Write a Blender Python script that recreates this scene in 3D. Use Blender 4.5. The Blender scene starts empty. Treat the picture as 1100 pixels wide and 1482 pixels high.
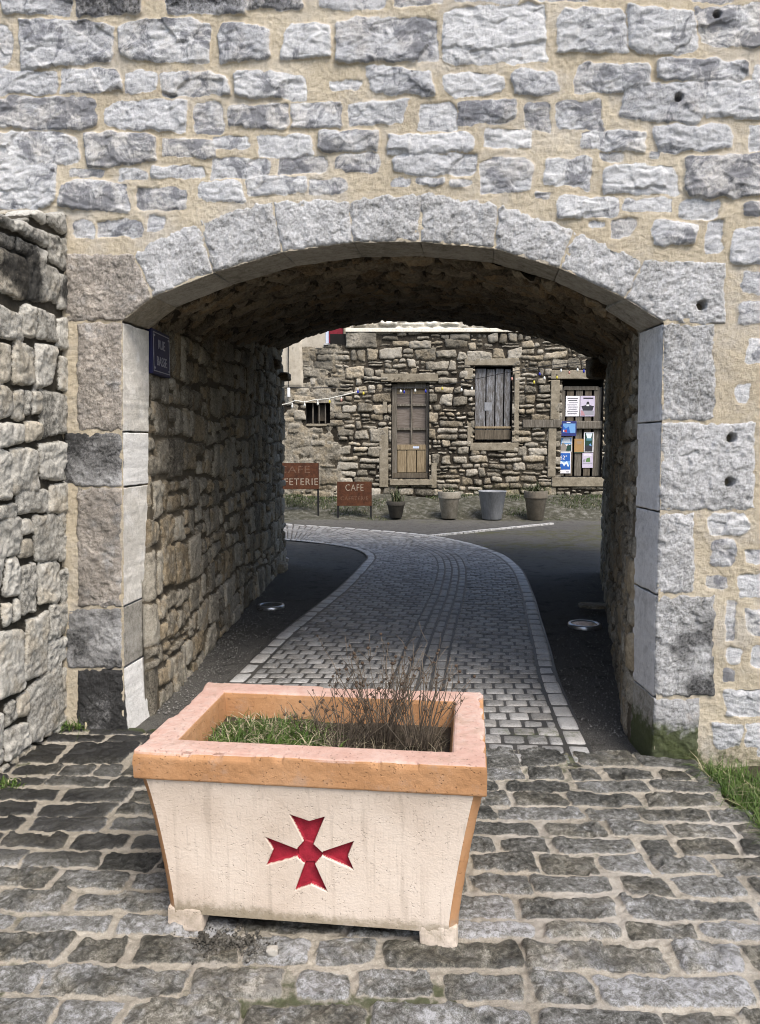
import bpy, math, random
import numpy as np
from mathutils import Vector, Matrix

R = math.radians
rng = np.random.default_rng(11)
random.seed(5)
sc = bpy.context.scene
col = sc.collection
f32 = np.float32

# ------------------------------------------------------------------ camera geometry (photo pixels, 1100 x 1482)
FPX, CX, CY, HZ, CAMH = 1109.0, 550.0, 741.0, 640.0, 1.55
PIT = math.atan((CY - HZ) / FPX)
CP, SP = math.cos(PIT), math.sin(PIT)
CAM = np.array([0, 0, CAMH])

def ray(px, py):
    dx, dy = (px - CX) / FPX, (CY - py) / FPX
    return np.array([dx, CP + dy * SP, -SP + dy * CP])

def ground(px, py, z=0.0):
    d = ray(px, py)
    return CAM + d * ((z - CAMH) / d[2])

def at_y(px, py, y):
    d = ray(px, py)
    return CAM + d * (y / d[1])

# ------------------------------------------------------------------ noise
def h2(ix, iy, seed):
    a = (ix.astype(np.int64) * 374761393 + iy.astype(np.int64) * 668265263 + seed * 1442695041) & 0xFFFFFFFF
    a = ((a ^ (a >> 13)) * 1274126177) & 0xFFFFFFFF
    a = a ^ (a >> 16)
    return ((a & 0xFFFFFF) / float(0x1000000)).astype(f32)

def vnoise(x, y, seed=0):
    ix, iy = np.floor(x), np.floor(y)
    fx, fy = (x - ix).astype(f32), (y - iy).astype(f32)
    ix = ix.astype(np.int64); iy = iy.astype(np.int64)
    sx = fx * fx * (3 - 2 * fx); sy = fy * fy * (3 - 2 * fy)
    a, b = h2(ix, iy, seed), h2(ix + 1, iy, seed)
    c, d = h2(ix, iy + 1, seed), h2(ix + 1, iy + 1, seed)
    return (a + (b - a) * sx) * (1 - sy) + (c + (d - c) * sx) * sy

def fbm(x, y, octv=4, seed=0, gain=0.5):
    s, a, t = 0, 1.0, 0
    for o in range(octv):
        s = s + a * vnoise(x * 2 ** o + 17.3 * o, y * 2 ** o - 9.1 * o, seed + o * 31)
        t += a; a *= gain
    return s / t - 0.5

def facets(x, y, seed=0):
    ix, iy = np.floor(x).astype(np.int64), np.floor(y).astype(np.int64)
    best = np.full(x.shape, 9.0, f32); out = np.zeros(x.shape, f32)
    for dx in (-1, 0, 1):
        for dy in (-1, 0, 1):
            cx, cy = ix + dx, iy + dy
            px = (cx + h2(cx, cy, seed) - x).astype(f32); py = (cy + h2(cx, cy, seed + 1) - y).astype(f32)
            d = px * px + py * py
            v = px * (h2(cx, cy, seed + 2) - .5) + py * (h2(cx, cy, seed + 3) - .5) + (h2(cx, cy, seed + 4) - .5) * .6
            m = d < best
            best = np.where(m, d, best); out = np.where(m, v, out)
    return out

def sstep(a, b, x):
    t = np.clip((x - a) / (b - a), 0, 1)
    return t * t * (3 - 2 * t)

# ------------------------------------------------------------------ object helpers
def tag(o, label=None, cat=None, group=None, kind=None):
    if label: o['label'] = label
    if cat: o['category'] = cat
    if group: o['group'] = group
    if kind: o['kind'] = kind
    return o

def empty(name, loc=(0, 0, 0), rz=0.0, label=None, cat=None, group=None):
    o = bpy.data.objects.new(name, None); col.objects.link(o)
    o.location = loc; o.rotation_euler = (0, 0, rz); o.empty_display_size = .1
    return tag(o, label, cat, group)

def link(name, me, parent=None):
    o = bpy.data.objects.new(name, me); col.objects.link(o)
    if parent is not None: o.parent = parent
    return o

def np_mesh(name, verts, quads, mats, parent=None, data=None, mi=None, smooth=True):
    """verts (n,3), quads (m,4); data (n,4) goes to the 'data' colour attribute"""
    verts = np.asarray(verts, f32).reshape(-1, 3); quads = np.asarray(quads, np.int32).reshape(-1, 4)
    used = np.zeros(len(verts), bool); used[quads.ravel()] = True
    remap = np.cumsum(used) - 1
    verts = verts[used]; quads = remap[quads].astype(np.int32)
    me = bpy.data.meshes.new(name)
    me.vertices.add(len(verts)); me.vertices.foreach_set('co', verts.ravel())
    me.loops.add(quads.size); me.loops.foreach_set('vertex_index', quads.ravel())
    me.polygons.add(len(quads)); me.polygons.foreach_set('loop_start', np.arange(0, quads.size, 4, dtype=np.int32))
    if mi is not None: me.polygons.foreach_set('material_index', np.asarray(mi, np.int32))
    me.polygons.foreach_set('use_smooth', np.full(len(quads), smooth))
    me.update(calc_edges=True)
    if data is not None:
        at = me.attributes.new('data', 'FLOAT_COLOR', 'POINT')
        at.data.foreach_set('color', np.asarray(data, f32)[used].ravel())
    for m in (mats if isinstance(mats, (list, tuple)) else [mats]): me.materials.append(m)
    return link(name, me, parent)

def grid_quads(nu, nv, flip=False):
    i = np.arange(nu * nv).reshape(nu, nv)
    q = np.stack([i[:-1, :-1], i[1:, :-1], i[1:, 1:], i[:-1, 1:]], -1).reshape(-1, 4)
    return q[:, ::-1] if flip else q

class MB:
    def __init__(s): s.v, s.f, s.m = [], [], []
    def add(s, vs, fs, m=0):
        b = len(s.v); s.v += [tuple(x) for x in vs]; s.f += [tuple(b + i for i in f) for f in fs]; s.m += [m] * len(fs); return s
    def box(s, x0, x1, y0, y1, z0, z1, m=0, rot=None, c=None):
        vs = [(x, y, z) for z in (z0, z1) for y in (y0, y1) for x in (x0, x1)]
        if rot is not None:
            M = Matrix.Rotation(rot, 3, 'Y'); c = Vector(c or ((x0 + x1) / 2, (y0 + y1) / 2, (z0 + z1) / 2))
            vs = [tuple(M @ (Vector(p) - c) + c) for p in vs]
        return s.add(vs, [(0, 2, 3, 1), (4, 5, 7, 6), (0, 1, 5, 4), (1, 3, 7, 5), (3, 2, 6, 7), (2, 0, 4, 6)], m)
    def tube(s, pts, r, n=6, m=0, cap=True):
        pts = [Vector(p) for p in pts]; rr = r if isinstance(r, (list, tuple)) else [r] * len(pts)
        vs, fs = [], []
        for k, p in enumerate(pts):
            t = (pts[min(k + 1, len(pts) - 1)] - pts[max(k - 1, 0)]).normalized()
            a = t.cross(Vector((0, 0, 1)))
            if a.length < 1e-3: a = t.cross(Vector((1, 0, 0)))
            a.normalize(); b = t.cross(a)
            for j in range(n):
                w = 2 * math.pi * j / n
                vs.append(p + (a * math.cos(w) + b * math.sin(w)) * rr[k])
        for k in range(len(pts) - 1):
            for j in range(n):
                fs.append((k * n + j, k * n + (j + 1) % n, (k + 1) * n + (j + 1) % n, (k + 1) * n + j))
        if cap:
            fs.append(tuple(range(n - 1, -1, -1))); fs.append(tuple((len(pts) - 1) * n + j for j in range(n)))
        return s.add(vs, fs, m)
    def lathe(s, prof, n=28, c=(0, 0, 0), m=0):
        vs = [(c[0] + r * math.cos(2 * math.pi * j / n), c[1] + r * math.sin(2 * math.pi * j / n), c[2] + z) for r, z in prof for j in range(n)]
        fs = [(k * n + j, k * n + (j + 1) % n, (k + 1) * n + (j + 1) % n, (k + 1) * n + j) for k in range(len(prof) - 1) for j in range(n)]
        return s.add(vs, fs, m)
    def build(s, name, mats, parent=None, smooth=False, bevel=0, data=None):
        me = bpy.data.meshes.new(name); me.from_pydata(s.v, [], s.f); me.update()
        for m in (mats if isinstance(mats, (list, tuple)) else [mats]): me.materials.append(m)
        me.polygons.foreach_set('material_index', s.m)
        me.polygons.foreach_set('use_smooth', [smooth] * len(s.f))
        if data is not None:
            at = me.attributes.new('data', 'FLOAT_COLOR', 'POINT')
            at.data.foreach_set('color', np.tile(np.array(data, f32), len(s.v)))
        o = link(name, me, parent)
        if bevel:
            b = o.modifiers.new('bevel', 'BEVEL'); b.width = bevel; b.segments = 2; b.limit_method = 'ANGLE'
        return o

# ------------------------------------------------------------------ materials
def srgb(*c):
    return tuple(((x / 255) / 12.92 if x / 255 <= .04045 else ((x / 255 + .055) / 1.055) ** 2.4) for x in c) + (1,)

class NT:
    def __init__(s, name):
        s.m = bpy.data.materials.new(name); s.m.use_nodes = True
        s.t = s.m.node_tree; s.b = s.t.nodes['Principled BSDF']
        s.b.inputs['Specular IOR Level'].default_value = .3
    def n(s, typ, **kw):
        nd = s.t.nodes.new(typ)
        for k, v in kw.items():
            if k in nd.inputs: nd.inputs[k].default_value = v
            else: setattr(nd, k, v)
        return nd
    def l(s, a, b): s.t.links.new(a, b)
    def coord(s, scale=(1, 1, 1), rot=(0, 0, 0)):
        if not hasattr(s, 'tc'): s.tc = s.n('ShaderNodeTexCoord')
        mp = s.n('ShaderNodeMapping'); mp.inputs['Scale'].default_value = scale; mp.inputs['Rotation'].default_value = rot
        s.l(s.tc.outputs['Object'], mp.inputs['Vector']); return mp.outputs['Vector']
    def noise(s, scale, detail=6, rough=.6, vec=None, dist=0):
        nd = s.n('ShaderNodeTexNoise'); nd.inputs['Scale'].default_value = scale; nd.inputs['Detail'].default_value = detail
        nd.inputs['Roughness'].default_value = rough; nd.inputs['Distortion'].default_value = dist
        s.l(vec if vec is not None else s.coord(), nd.inputs['Vector']); return nd.outputs['Fac']
    def pits(s, scale, size):
        nd = s.n('ShaderNodeTexVoronoi'); nd.inputs['Scale'].default_value = scale; s.l(s.coord(), nd.inputs['Vector'])
        keep = s.math('GREATER_THAN', s.noise(scale * .35, 2, .5), .52)
        return s.math('MULTIPLY', s.math('SUBTRACT', 1.0, s.step(nd.outputs['Distance'], size * .5, size)), keep)
    def math(s, op, a, b=None, c=None, clamp=False):
        nd = s.n('ShaderNodeMath', operation=op); nd.use_clamp = clamp
        for k, v in enumerate((a, b, c)):
            if v is None: continue
            if isinstance(v, (int, float)): nd.inputs[k].default_value = v
            else: s.l(v, nd.inputs[k])
        return nd.outputs[0]
    def ramp(s, fac, stops, interp='LINEAR'):
        nd = s.n('ShaderNodeValToRGB'); cr = nd.color_ramp; cr.interpolation = interp
        while len(cr.elements) < len(stops): cr.elements.new(.5)
        for e, (p, c) in zip(cr.elements, stops): e.position = p; e.color = c if len(c) == 4 else tuple(c) + (1,)
        s.l(fac, nd.inputs['Fac']); return nd.outputs['Color']
    def step(s, x, a, b):
        nd = s.n('ShaderNodeMapRange'); nd.inputs['From Min'].default_value = a; nd.inputs['From Max'].default_value = b
        nd.interpolation_type = 'SMOOTHSTEP'; s.l(x, nd.inputs['Value']); return nd.outputs['Result']
    def mix(s, fac, a, b, mode='MIX'):
        nd = s.n('ShaderNodeMix', data_type='RGBA', blend_type=mode)
        for k, v in ((0, fac), (6, a), (7, b)):
            if isinstance(v, (int, float, tuple)): nd.inputs[k].default_value = v
            else: s.l(v, nd.inputs[k])
        return nd.outputs[2]
    def bump(s, h, dist, strength=1.0):
        nd = s.n('ShaderNodeBump'); nd.inputs['Distance'].default_value = dist; nd.inputs['Strength'].default_value = strength
        s.l(h, nd.inputs['Height']); s.l(nd.outputs['Normal'], s.b.inputs['Normal'])
    def out(s, color, rough=.9):
        if isinstance(color, tuple): s.b.inputs['Base Color'].default_value = color
        else: s.l(color, s.b.inputs['Base Color'])
        if isinstance(rough, (int, float)): s.b.inputs['Roughness'].default_value = rough
        else: s.l(rough, s.b.inputs['Roughness'])
        return s.m

def mat_stone(name, stops, warm, mortar, dark=(.012, .012, .012, 1), moss=(.055, .07, .018, 1), warmth=.5, rough=.9,
              bump=.006, fine=55, big=5, rndw=.3, spec=.25, specks=.0, off=.5, a1=.8, a2=1.0, a3=.8, weather=0., wcol=(.135, .14, .158, 1), smudge=0., ridge=0., rscale=15, rstr=(1, 1, 1.8), vary=0.):
    """masonry: attribute data = (stone mask, per-stone random, dark stain, moss)"""
    t = NT(name); t.b.inputs['Specular IOR Level'].default_value = spec
    a = t.n('ShaderNodeAttribute'); a.attribute_name = 'data'
    sp = t.n('ShaderNodeSeparateColor'); t.l(a.outputs['Color'], sp.inputs['Color'])
    mask, rnd, dk, ms = sp.outputs[0], sp.outputs[1], sp.outputs[2], a.outputs['Alpha']
    n1 = t.noise(big, 7, .65, dist=.4); n2 = t.noise(fine, 6, .68); n3 = t.noise(fine * 4.5, 3, .6)
    v = t.math('ADD', t.math('MULTIPLY_ADD', n1, a1, off - (a1 + a2 + a3 + rndw) / 2), t.math('MULTIPLY', n2, a2))
    v = t.math('ADD', v, t.math('MULTIPLY_ADD', rnd, rndw, t.math('MULTIPLY', n3, a3)))
    stone = t.ramp(v, stops)
    wv = t.noise(big * 1.7, 4, .6, vec=t.coord((1, 1, 1), (1, 2, .5)))
    r2 = t.math('FRACT', t.math('MULTIPLY', rnd, 7.31))
    wf = t.math('MULTIPLY', t.step(t.math('ADD', wv, t.math('MULTIPLY_ADD', r2, .5, -.25)), .48, .75), warmth)
    stone = t.mix(wf, stone, warm, 'MULTIPLY')
    if specks:
        n4 = t.noise(130, 2, .5)
        stone = t.mix(t.math('MULTIPLY', t.step(n4, .6, .68), specks), stone, (.55, .55, .53, 1))
    mv = t.math('ADD', t.math('MULTIPLY', n2, .5), t.math('MULTIPLY', n3, .5))
    mv = t.math('ADD', mv, t.math('MULTIPLY_ADD', t.noise(1.6, 5, .6), .8, -.4))
    mcol = t.ramp(mv, [(.22, mortar[0]), (.5, mortar[1]), (.78, mortar[2])])
    if smudge:
        mcol = t.mix(t.math('MULTIPLY', t.step(t.noise(3.1, 7, .68, vec=t.coord((1, 1, 1), (.4, 1, 2))), .46, .66), smudge), mcol, (.46, .435, .40, 1))
        mcol = t.mix(t.math('MULTIPLY', t.step(t.noise(14, 6, .7), .56, .70), smudge), mcol, (.30, .265, .22, 1))
    if weather:
        wn = t.math('ADD', t.noise(8.5, 9, .72, dist=.6), t.math('MULTIPLY_ADD', r2, .15, -.075))
        stone = t.mix(t.math('MULTIPLY', t.step(wn, .49, .62), weather), stone, wcol)
    mask = t.step(t.math('ADD', mask, t.math('MULTIPLY_ADD', n2, 1.3, -.65)), .3, .7)
    c = t.mix(mask, mcol, stone)
    dfac = t.step(t.math('ADD', dk, t.math('MULTIPLY_ADD', n2, .9, -.45)), .3, .75)
    c = t.mix(t.math('MULTIPLY', dfac, t.math('MINIMUM', t.math('MULTIPLY', dk, 3), .93)), c, dark)
    mfac = t.step(t.math('ADD', ms, t.math('MULTIPLY_ADD', t.noise(24, 5, .7), 1.0, -.5)), .35, .7)
    mo = t.mix(n3, tuple(x * .5 for x in moss[:3]) + (1,), tuple(x * 1.5 for x in moss[:3]) + (1,))
    c = t.mix(t.math('MULTIPLY', mfac, t.math('MINIMUM', t.math('MULTIPLY', ms, 3), .9)), c, mo)
    hh = t.math('ADD', n2, t.math('MULTIPLY', n3, .5))
    if ridge:
        rn = t.n('ShaderNodeTexNoise'); rn.noise_type = 'RIDGED_MULTIFRACTAL'; rn.normalize = True
        for k_, v_ in (('Scale', rscale), ('Detail', 7), ('Roughness', .62), ('Lacunarity', 2.1), ('Distortion', .35)): rn.inputs[k_].default_value = v_
        t.l(t.coord(rstr), rn.inputs['Vector']); rg = t.math('MULTIPLY', rn.outputs['Fac'], mask)
        crev = t.math('MULTIPLY', t.step(rn.outputs['Fac'], .45, .85), t.math('MULTIPLY', mask, ridge * .5))
        c = t.mix(crev, c, tuple(x * .9 for x in wcol[:3]) + (1,))
        hh = t.math('SUBTRACT', hh, t.math('MULTIPLY', rg, ridge * 1.6))
    t.bump(hh, bump)
    if vary: rough = t.math('ADD', t.math('MULTIPLY_ADD', n1, vary, rough - vary / 2), t.math('MULTIPLY_ADD', mask, -.2, .2), clamp=True)
    return t.out(c, rough)

g = lambda v, a=1.0, b=1.0: (v * a, v, v * b, 1)
LIME = [(.12, (.035, .037, .044, 1)), (.30, (.15, .158, .18, 1)), (.50, (.33, .342, .37, 1)), (.72, (.50, .51, .53, 1)), (.92, (.68, .68, .68, 1))]
M = {}
M['facade'] = mat_stone('facade stone and lime mortar', [(.1, (.12, .123, .13, 1)), (.3, (.31, .316, .33, 1)), (.5, (.455, .46, .472, 1)), (.72, (.59, .592, .59, 1)), (.92, (.70, .695, .68, 1))], (1.0, .90, .76, 1),
                        [(.345, .29, .205, 1), (.49, .425, .315, 1), (.61, .545, .43, 1)], warmth=.35, rndw=.2, off=.56, a1=.7, a2=.9, weather=.8, smudge=.5, ridge=1.0, rscale=13, bump=.009)
M['dressed'] = mat_stone('pecked limestone', [(.1, (.05, .05, .048, 1)), (.3, (.19, .188, .178, 1)), (.5, (.36, .36, .355, 1)), (.72, (.52, .52, .525, 1)), (.95, (.68, .68, .68, 1))],
                         (1.0, .82, .62, 1), [g(.2), g(.3), g(.4)], warmth=.55, fine=80, specks=.4, bump=.010, off=.60, a2=1.5, a3=1.2, weather=.35, wcol=(.13, .125, .115, 1), ridge=.5, rscale=30, rstr=(1, 1, 1))
M['reveal'] = mat_stone('limewashed reveal', [(.1, (.22, .215, .2, 1)), (.35, (.52, .51, .48, 1)), (.6, (.74, .73, .70, 1)), (.9, (.86, .85, .82, 1))],
                        (1.0, .93, .82, 1), [g(.3), g(.4), g(.5)], warmth=.4, bump=.005, fine=30, off=.68, weather=.4, wcol=(.40, .38, .33, 1), ridge=.25, rscale=16)
M['soffit'] = mat_stone('sawn limestone soffit', [(.1, (.10, .095, .08, 1)), (.35, (.25, .235, .2, 1)), (.6, (.38, .36, .32, 1)), (.9, (.5, .48, .44, 1))],
                        (1.0, .88, .7, 1), [g(.2), g(.3), g(.4)], warmth=.5, bump=.002, fine=30)
M['reveal_grey'] = mat_stone('grey dressed reveal', [(.1, (.30, .295, .29, 1)), (.35, (.60, .59, .58, 1)), (.6, (.73, .72, .705, 1)), (.9, (.82, .81, .79, 1))],
                             (1.0, .93, .84, 1), [g(.3), g(.4), g(.5)], warmth=.4, bump=.005, fine=30, off=.55, weather=.4, wcol=(.36, .35, .33, 1), ridge=.25, rscale=16)
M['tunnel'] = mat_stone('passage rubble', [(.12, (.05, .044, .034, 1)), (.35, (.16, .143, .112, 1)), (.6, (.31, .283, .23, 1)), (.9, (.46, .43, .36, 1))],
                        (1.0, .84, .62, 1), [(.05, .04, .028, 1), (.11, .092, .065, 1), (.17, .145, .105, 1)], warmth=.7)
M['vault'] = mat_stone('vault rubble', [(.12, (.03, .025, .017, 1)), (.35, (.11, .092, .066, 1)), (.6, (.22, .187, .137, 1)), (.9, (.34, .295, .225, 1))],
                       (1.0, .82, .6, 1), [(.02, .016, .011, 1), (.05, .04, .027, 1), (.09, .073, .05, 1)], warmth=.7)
M['drystone'] = mat_stone('dry stone', [(.12, (.09, .086, .075, 1)), (.32, (.27, .26, .23, 1)), (.55, (.46, .445, .40, 1)), (.9, (.66, .64, .58, 1))],
                          (1.0, .88, .70, 1), [(.02, .018, .014, 1), (.045, .04, .03, 1), (.08, .07, .055, 1)], warmth=.5, off=.52, a2=1.2, weather=.45, wcol=(.14, .13, .105, 1), ridge=.6, rscale=12)
M['barn'] = mat_stone('barn rubble', [(.12, (.03, .027, .021, 1)), (.35, (.135, .122, .096, 1)), (.6, (.28, .253, .202, 1)), (.9, (.50, .465, .395, 1))],
                      (1.0, .87, .66, 1), [(.012, .010, .007, 1), (.034, .028, .02, 1), (.16, .138, .10, 1)], warmth=.5, fine=28, big=2.5, rndw=.4, off=.53)
M['sunlit_tint'] = mat_stone('rubble with painted sunlight', [(.12, (.3, .28, .22, 1)), (.35, (.6, .58, .5, 1)), (.6, (.75, .72, .64, 1)), (.9, (.85, .83, .76, 1))],
                           (1.0, .93, .8, 1), [(.2, .18, .13, 1), (.45, .42, .35, 1), (.6, .56, .48, 1)], fine=25, big=2.5)  # direct sun on the terrace wall is painted in as a paler stone
M['sett'] = mat_stone('forecourt setts', [(.12, (.014, .014, .011, 1)), (.36, (.075, .074, .064, 1)), (.58, (.165, .164, .152, 1)), (.88, (.36, .363, .37, 1))],
                      (1.0, .90, .68, 1), [(.13, .116, .09, 1), (.29, .262, .212, 1), (.50, .46, .385, 1)], warmth=.6, off=.46, rough=.48, spec=.55, vary=.35, ridge=.7, rscale=11, rstr=(1, 1.5, 1), big=6, bump=.008, a1=1.1, a2=1.5, a3=1.0, rndw=.35, weather=.5, wcol=(.012, .012, .010, 1), smudge=.45,
                      moss=(.04, .05, .012, 1))
M['cobble'] = mat_stone('road setts', [(.12, (.09, .09, .085, 1)), (.35, (.20, .198, .192, 1)), (.6, (.315, .313, .306, 1)), (.9, (.48, .478, .47, 1))],
                        (1.0, .93, .84, 1), [(.02, .019, .017, 1), (.05, .047, .042, 1), (.11, .104, .092, 1)], warmth=.3, rough=.45, spec=.5, bump=.003, fine=60, rndw=.5, off=.5, a2=1.2)

def simple(name, stops, scale=20, rough=.8, bump=.002, detail=6, stretch=(1, 1, 1), spec=.3, metal=0, fine=True, dist=0):
    t = NT(name); t.b.inputs['Specular IOR Level'].default_value = spec; t.b.inputs['Metallic'].default_value = metal
    vec = t.coord(stretch)
    n1 = t.noise(scale, detail, .65, vec=vec, dist=dist); v = n1
    if fine: v = t.math('ADD', t.math('MULTIPLY', n1, .7), t.math('MULTIPLY', t.noise(scale * 6, 4, .6, vec=vec), .3))
    c = t.ramp(v, stops)
    if bump: t.bump(v, bump)
    return t.out(c, rough)

def shades(c, lo=.55, hi=1.4):
    return [(.3, tuple(x * lo for x in c) + (1,)), (.5, tuple(c) + (1,)), (.72, tuple(min(x * hi, .95) for x in c) + (1,))]

M['asphalt'] = simple('asphalt', shades((.034, .033, .033), .45, 2.2), 55, .85, .004)
def asphalt():
    t = NT('gravelly asphalt')
    n1 = t.noise(140, 3, .6); n2 = t.noise(1.3, 5, .6); n3 = t.noise(420, 2, .5)
    c = t.ramp(n1, [(.3, (.028, .027, .026, 1)), (.5, (.07, .068, .064, 1)), (.66, (.18, .176, .166, 1))])
    c = t.mix(t.step(n3, .58, .68), c, (.26, .25, .235, 1))
    c = t.mix(t.math('MULTIPLY', t.step(t.noise(38, 6, .75), .5, .66), .55), c, (.12, .115, .105, 1))
    c = t.mix(t.math('MULTIPLY', t.step(t.noise(7, 7, .7), .52, .64), .5), c, (.02, .02, .019, 1))
    c = t.mix(t.math('MULTIPLY', t.step(n2, .5, .72), .55), c, (.095, .09, .07, 1))
    a = t.n('ShaderNodeAttribute'); a.attribute_name = 'data'
    sp = t.n('ShaderNodeSeparateColor'); t.l(a.outputs['Color'], sp.inputs['Color'])
    c = t.mix(t.math('MULTIPLY', sp.outputs[0], t.step(t.noise(9, 6, .7), .35, .6)), c, (.13, .125, .112, 1))
    ms = t.math('MULTIPLY', a.outputs['Alpha'], t.step(t.noise(5, 6, .7), .42, .6))
    c = t.mix(ms, c, (.085, .085, .035, 1))
    t.bump(t.math('ADD', n1, n3), .006); t.b.inputs['Specular IOR Level'].default_value = .12
    return t.out(c, .95)
M['asphalt'] = asphalt()
M['soil'] = simple('soil', [(.3, (.018, .014, .009, 1)), (.5, (.05, .04, .027, 1)), (.7, (.1, .085, .06, 1))], 40, .95, .01)
M['verge'] = simple('verge soil', [(.3, (.02, .022, .012, 1)), (.5, (.07, .068, .05, 1)), (.66, (.19, .185, .165, 1))], 9, .95, .02)
M['earth'] = simple('earth', [(.3, (.05, .045, .03, 1)), (.7, (.12, .11, .08, 1))], 3, .95, .01)
M['wood_grey'] = simple('weathered grey wood', [(.28, (.03, .026, .02, 1)), (.5, (.13, .115, .092, 1)), (.72, (.27, .25, .215, 1))], 5, .85, .003, stretch=(9, 9, .8))
M['wood_dark'] = simple('dark old wood', [(.28, (.03, .024, .017, 1)), (.5, (.105, .087, .063, 1)), (.72, (.2, .17, .13, 1))], 5, .85, .003, stretch=(9, 9, .8))
M['wood_tan'] = simple('bare tan wood', [(.28, (.07, .05, .028, 1)), (.5, (.25, .195, .12, 1)), (.72, (.40, .33, .22, 1))], 5, .85, .003, stretch=(10, 10, .8))
M['wood_flat'] = simple('old boards', [(.28, (.05, .04, .033, 1)), (.5, (.16, .135, .115, 1)), (.72, (.27, .24, .21, 1))], 5, .8, .003, stretch=(.9, 9, 10))
M['wood_peel'] = simple('peeling shutter paint', [(.33, (.045, .04, .036, 1)), (.47, (.12, .115, .108, 1)), (.58, (.22, .225, .24, 1)), (.72, (.40, .415, .45, 1))], 5, .8, .003, stretch=(7, 7, 1.4))
M['trim_stone'] = simple('dressed barn stone', [(.3, (.12, .10, .072, 1)), (.5, (.24, .21, .155, 1)), (.7, (.36, .32, .25, 1))], 7, .9, .012)
M['rust'] = simple('rusted steel', [(.3, (.03, .012, .007, 1)), (.5, (.075, .028, .013, 1)), (.7, (.135, .053, .023, 1))], 9, .85, .001)
M['black_metal'] = simple('black steel', shades((.012, .012, .013)), 20, .6, 0)
M['steel'] = simple('brushed steel', shades((.45, .46, .48), .8, 1.15), 30, .32, 0, metal=.9)
M['letter'] = simple('pale lettering', [(.36, (.08, .03, .015, 1)), (.5, (.33, .27, .21, 1)), (.7, (.45, .39, .33, 1))], 22, .8, 0)
M['letter_dim'] = simple('worn lettering', [(.40, (.075, .028, .013, 1)), (.52, (.15, .085, .055, 1)), (.7, (.26, .19, .14, 1))], 22, .8, 0)
M['enamel'] = simple('blue enamel', shades((.008, .009, .05), .7, 1.3), 9, .5, 0, spec=.25)
M['white_enamel'] = simple('white enamel', shades((.26, .26, .30), .7, 1.15), 30, .5, 0, spec=.3)
M['white_paint'] = simple('white road paint', [(.38, (.1, .098, .09, 1)), (.5, (.42, .415, .40, 1)), (.7, (.66, .65, .63, 1))], 16, .8, .002)
M['render_beige'] = simple('beige render', [(.3, (.25, .215, .165, 1)), (.5, (.44, .395, .315, 1)), (.7, (.56, .515, .43, 1))], 2.2, .92, .006)
M['red_paint'] = simple('dark red paint', shades((.17, .008, .018), .7, 1.3), 10, .6, 0)
M['frame_blue'] = simple('pale blue frame', shades((.55, .63, .78), .9, 1.1), 10, .6, 0)
M['void'] = simple('dark interior', shades((.01, .009, .008)), 5, .95, 0)
M['glass_dark'] = simple('dusty glass', shades((.05, .055, .06)), 8, .15, 0, spec=.6)
M['white_plastic'] = simple('white plastic', shades((.75, .75, .74), .9, 1.1), 10, .4, 0)
M['pot'] = simple('weathered clay', [(.3, (.14, .12, .09, 1)), (.5, (.29, .265, .215, 1)), (.7, (.40, .375, .32, 1))], 9, .85, .002)
M['pot_dark'] = simple('dark clay', shades((.06, .055, .046), .6, 1.5), 9, .8, .002)
M['pot_tan'] = simple('grey brown clay', shades((.16, .14, .11), .6, 1.5), 9, .8, .002)
M['zinc'] = simple('dull zinc', [(.3, (.12, .125, .135, 1)), (.5, (.235, .245, .26, 1)), (.68, (.33, .34, .36, 1)), (.76, (.6, .6, .62, 1))], 7, .6, .001, stretch=(1, 1, .35))
M['stem'] = simple('dry stems', shades((.115, .092, .068), .5, 1.9), 30, .9, 0)
M['seed'] = simple('dry seed heads', shades((.075, .052, .036), .5, 1.8), 60, .95, .002)
M['straw'] = simple('dead grass', shades((.34, .30, .2), .6, 1.35), 12, .85, 0)
M['pebble'] = simple('pale pebble', shades((.36, .34, .30), .7, 1.3), 30, .8, .003)
M['debris'] = simple('dark grit', [(.35, (.012, .012, .01, 1)), (.5, (.06, .055, .045, 1)), (.68, (.2, .19, .17, 1))], 40, .8, .003)

def leafmat(name, a, b, c):
    t = NT(name); n = t.noise(7, 4, .6); n2 = t.noise(60, 2, .5)
    t.b.inputs['Subsurface Weight'].default_value = 0
    cc = t.ramp(t.math('ADD', t.math('MULTIPLY', n, .5), t.math('MULTIPLY', n2, .5)), [(.32, a), (.5, b), (.68, c)])
    return t.out(cc, .6)
M['grass'] = leafmat('grass blades', (.022, .045, .008, 1), (.06, .11, .018, 1), (.14, .19, .05, 1))
M['grass_far'] = leafmat('verge grass', (.015, .03, .006, 1), (.04, .065, .014, 1), (.085, .11, .03, 1))
M['leaf'] = leafmat('pot plant leaves', (.02, .03, .01, 1), (.045, .06, .022, 1), (.09, .11, .05, 1))

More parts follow.
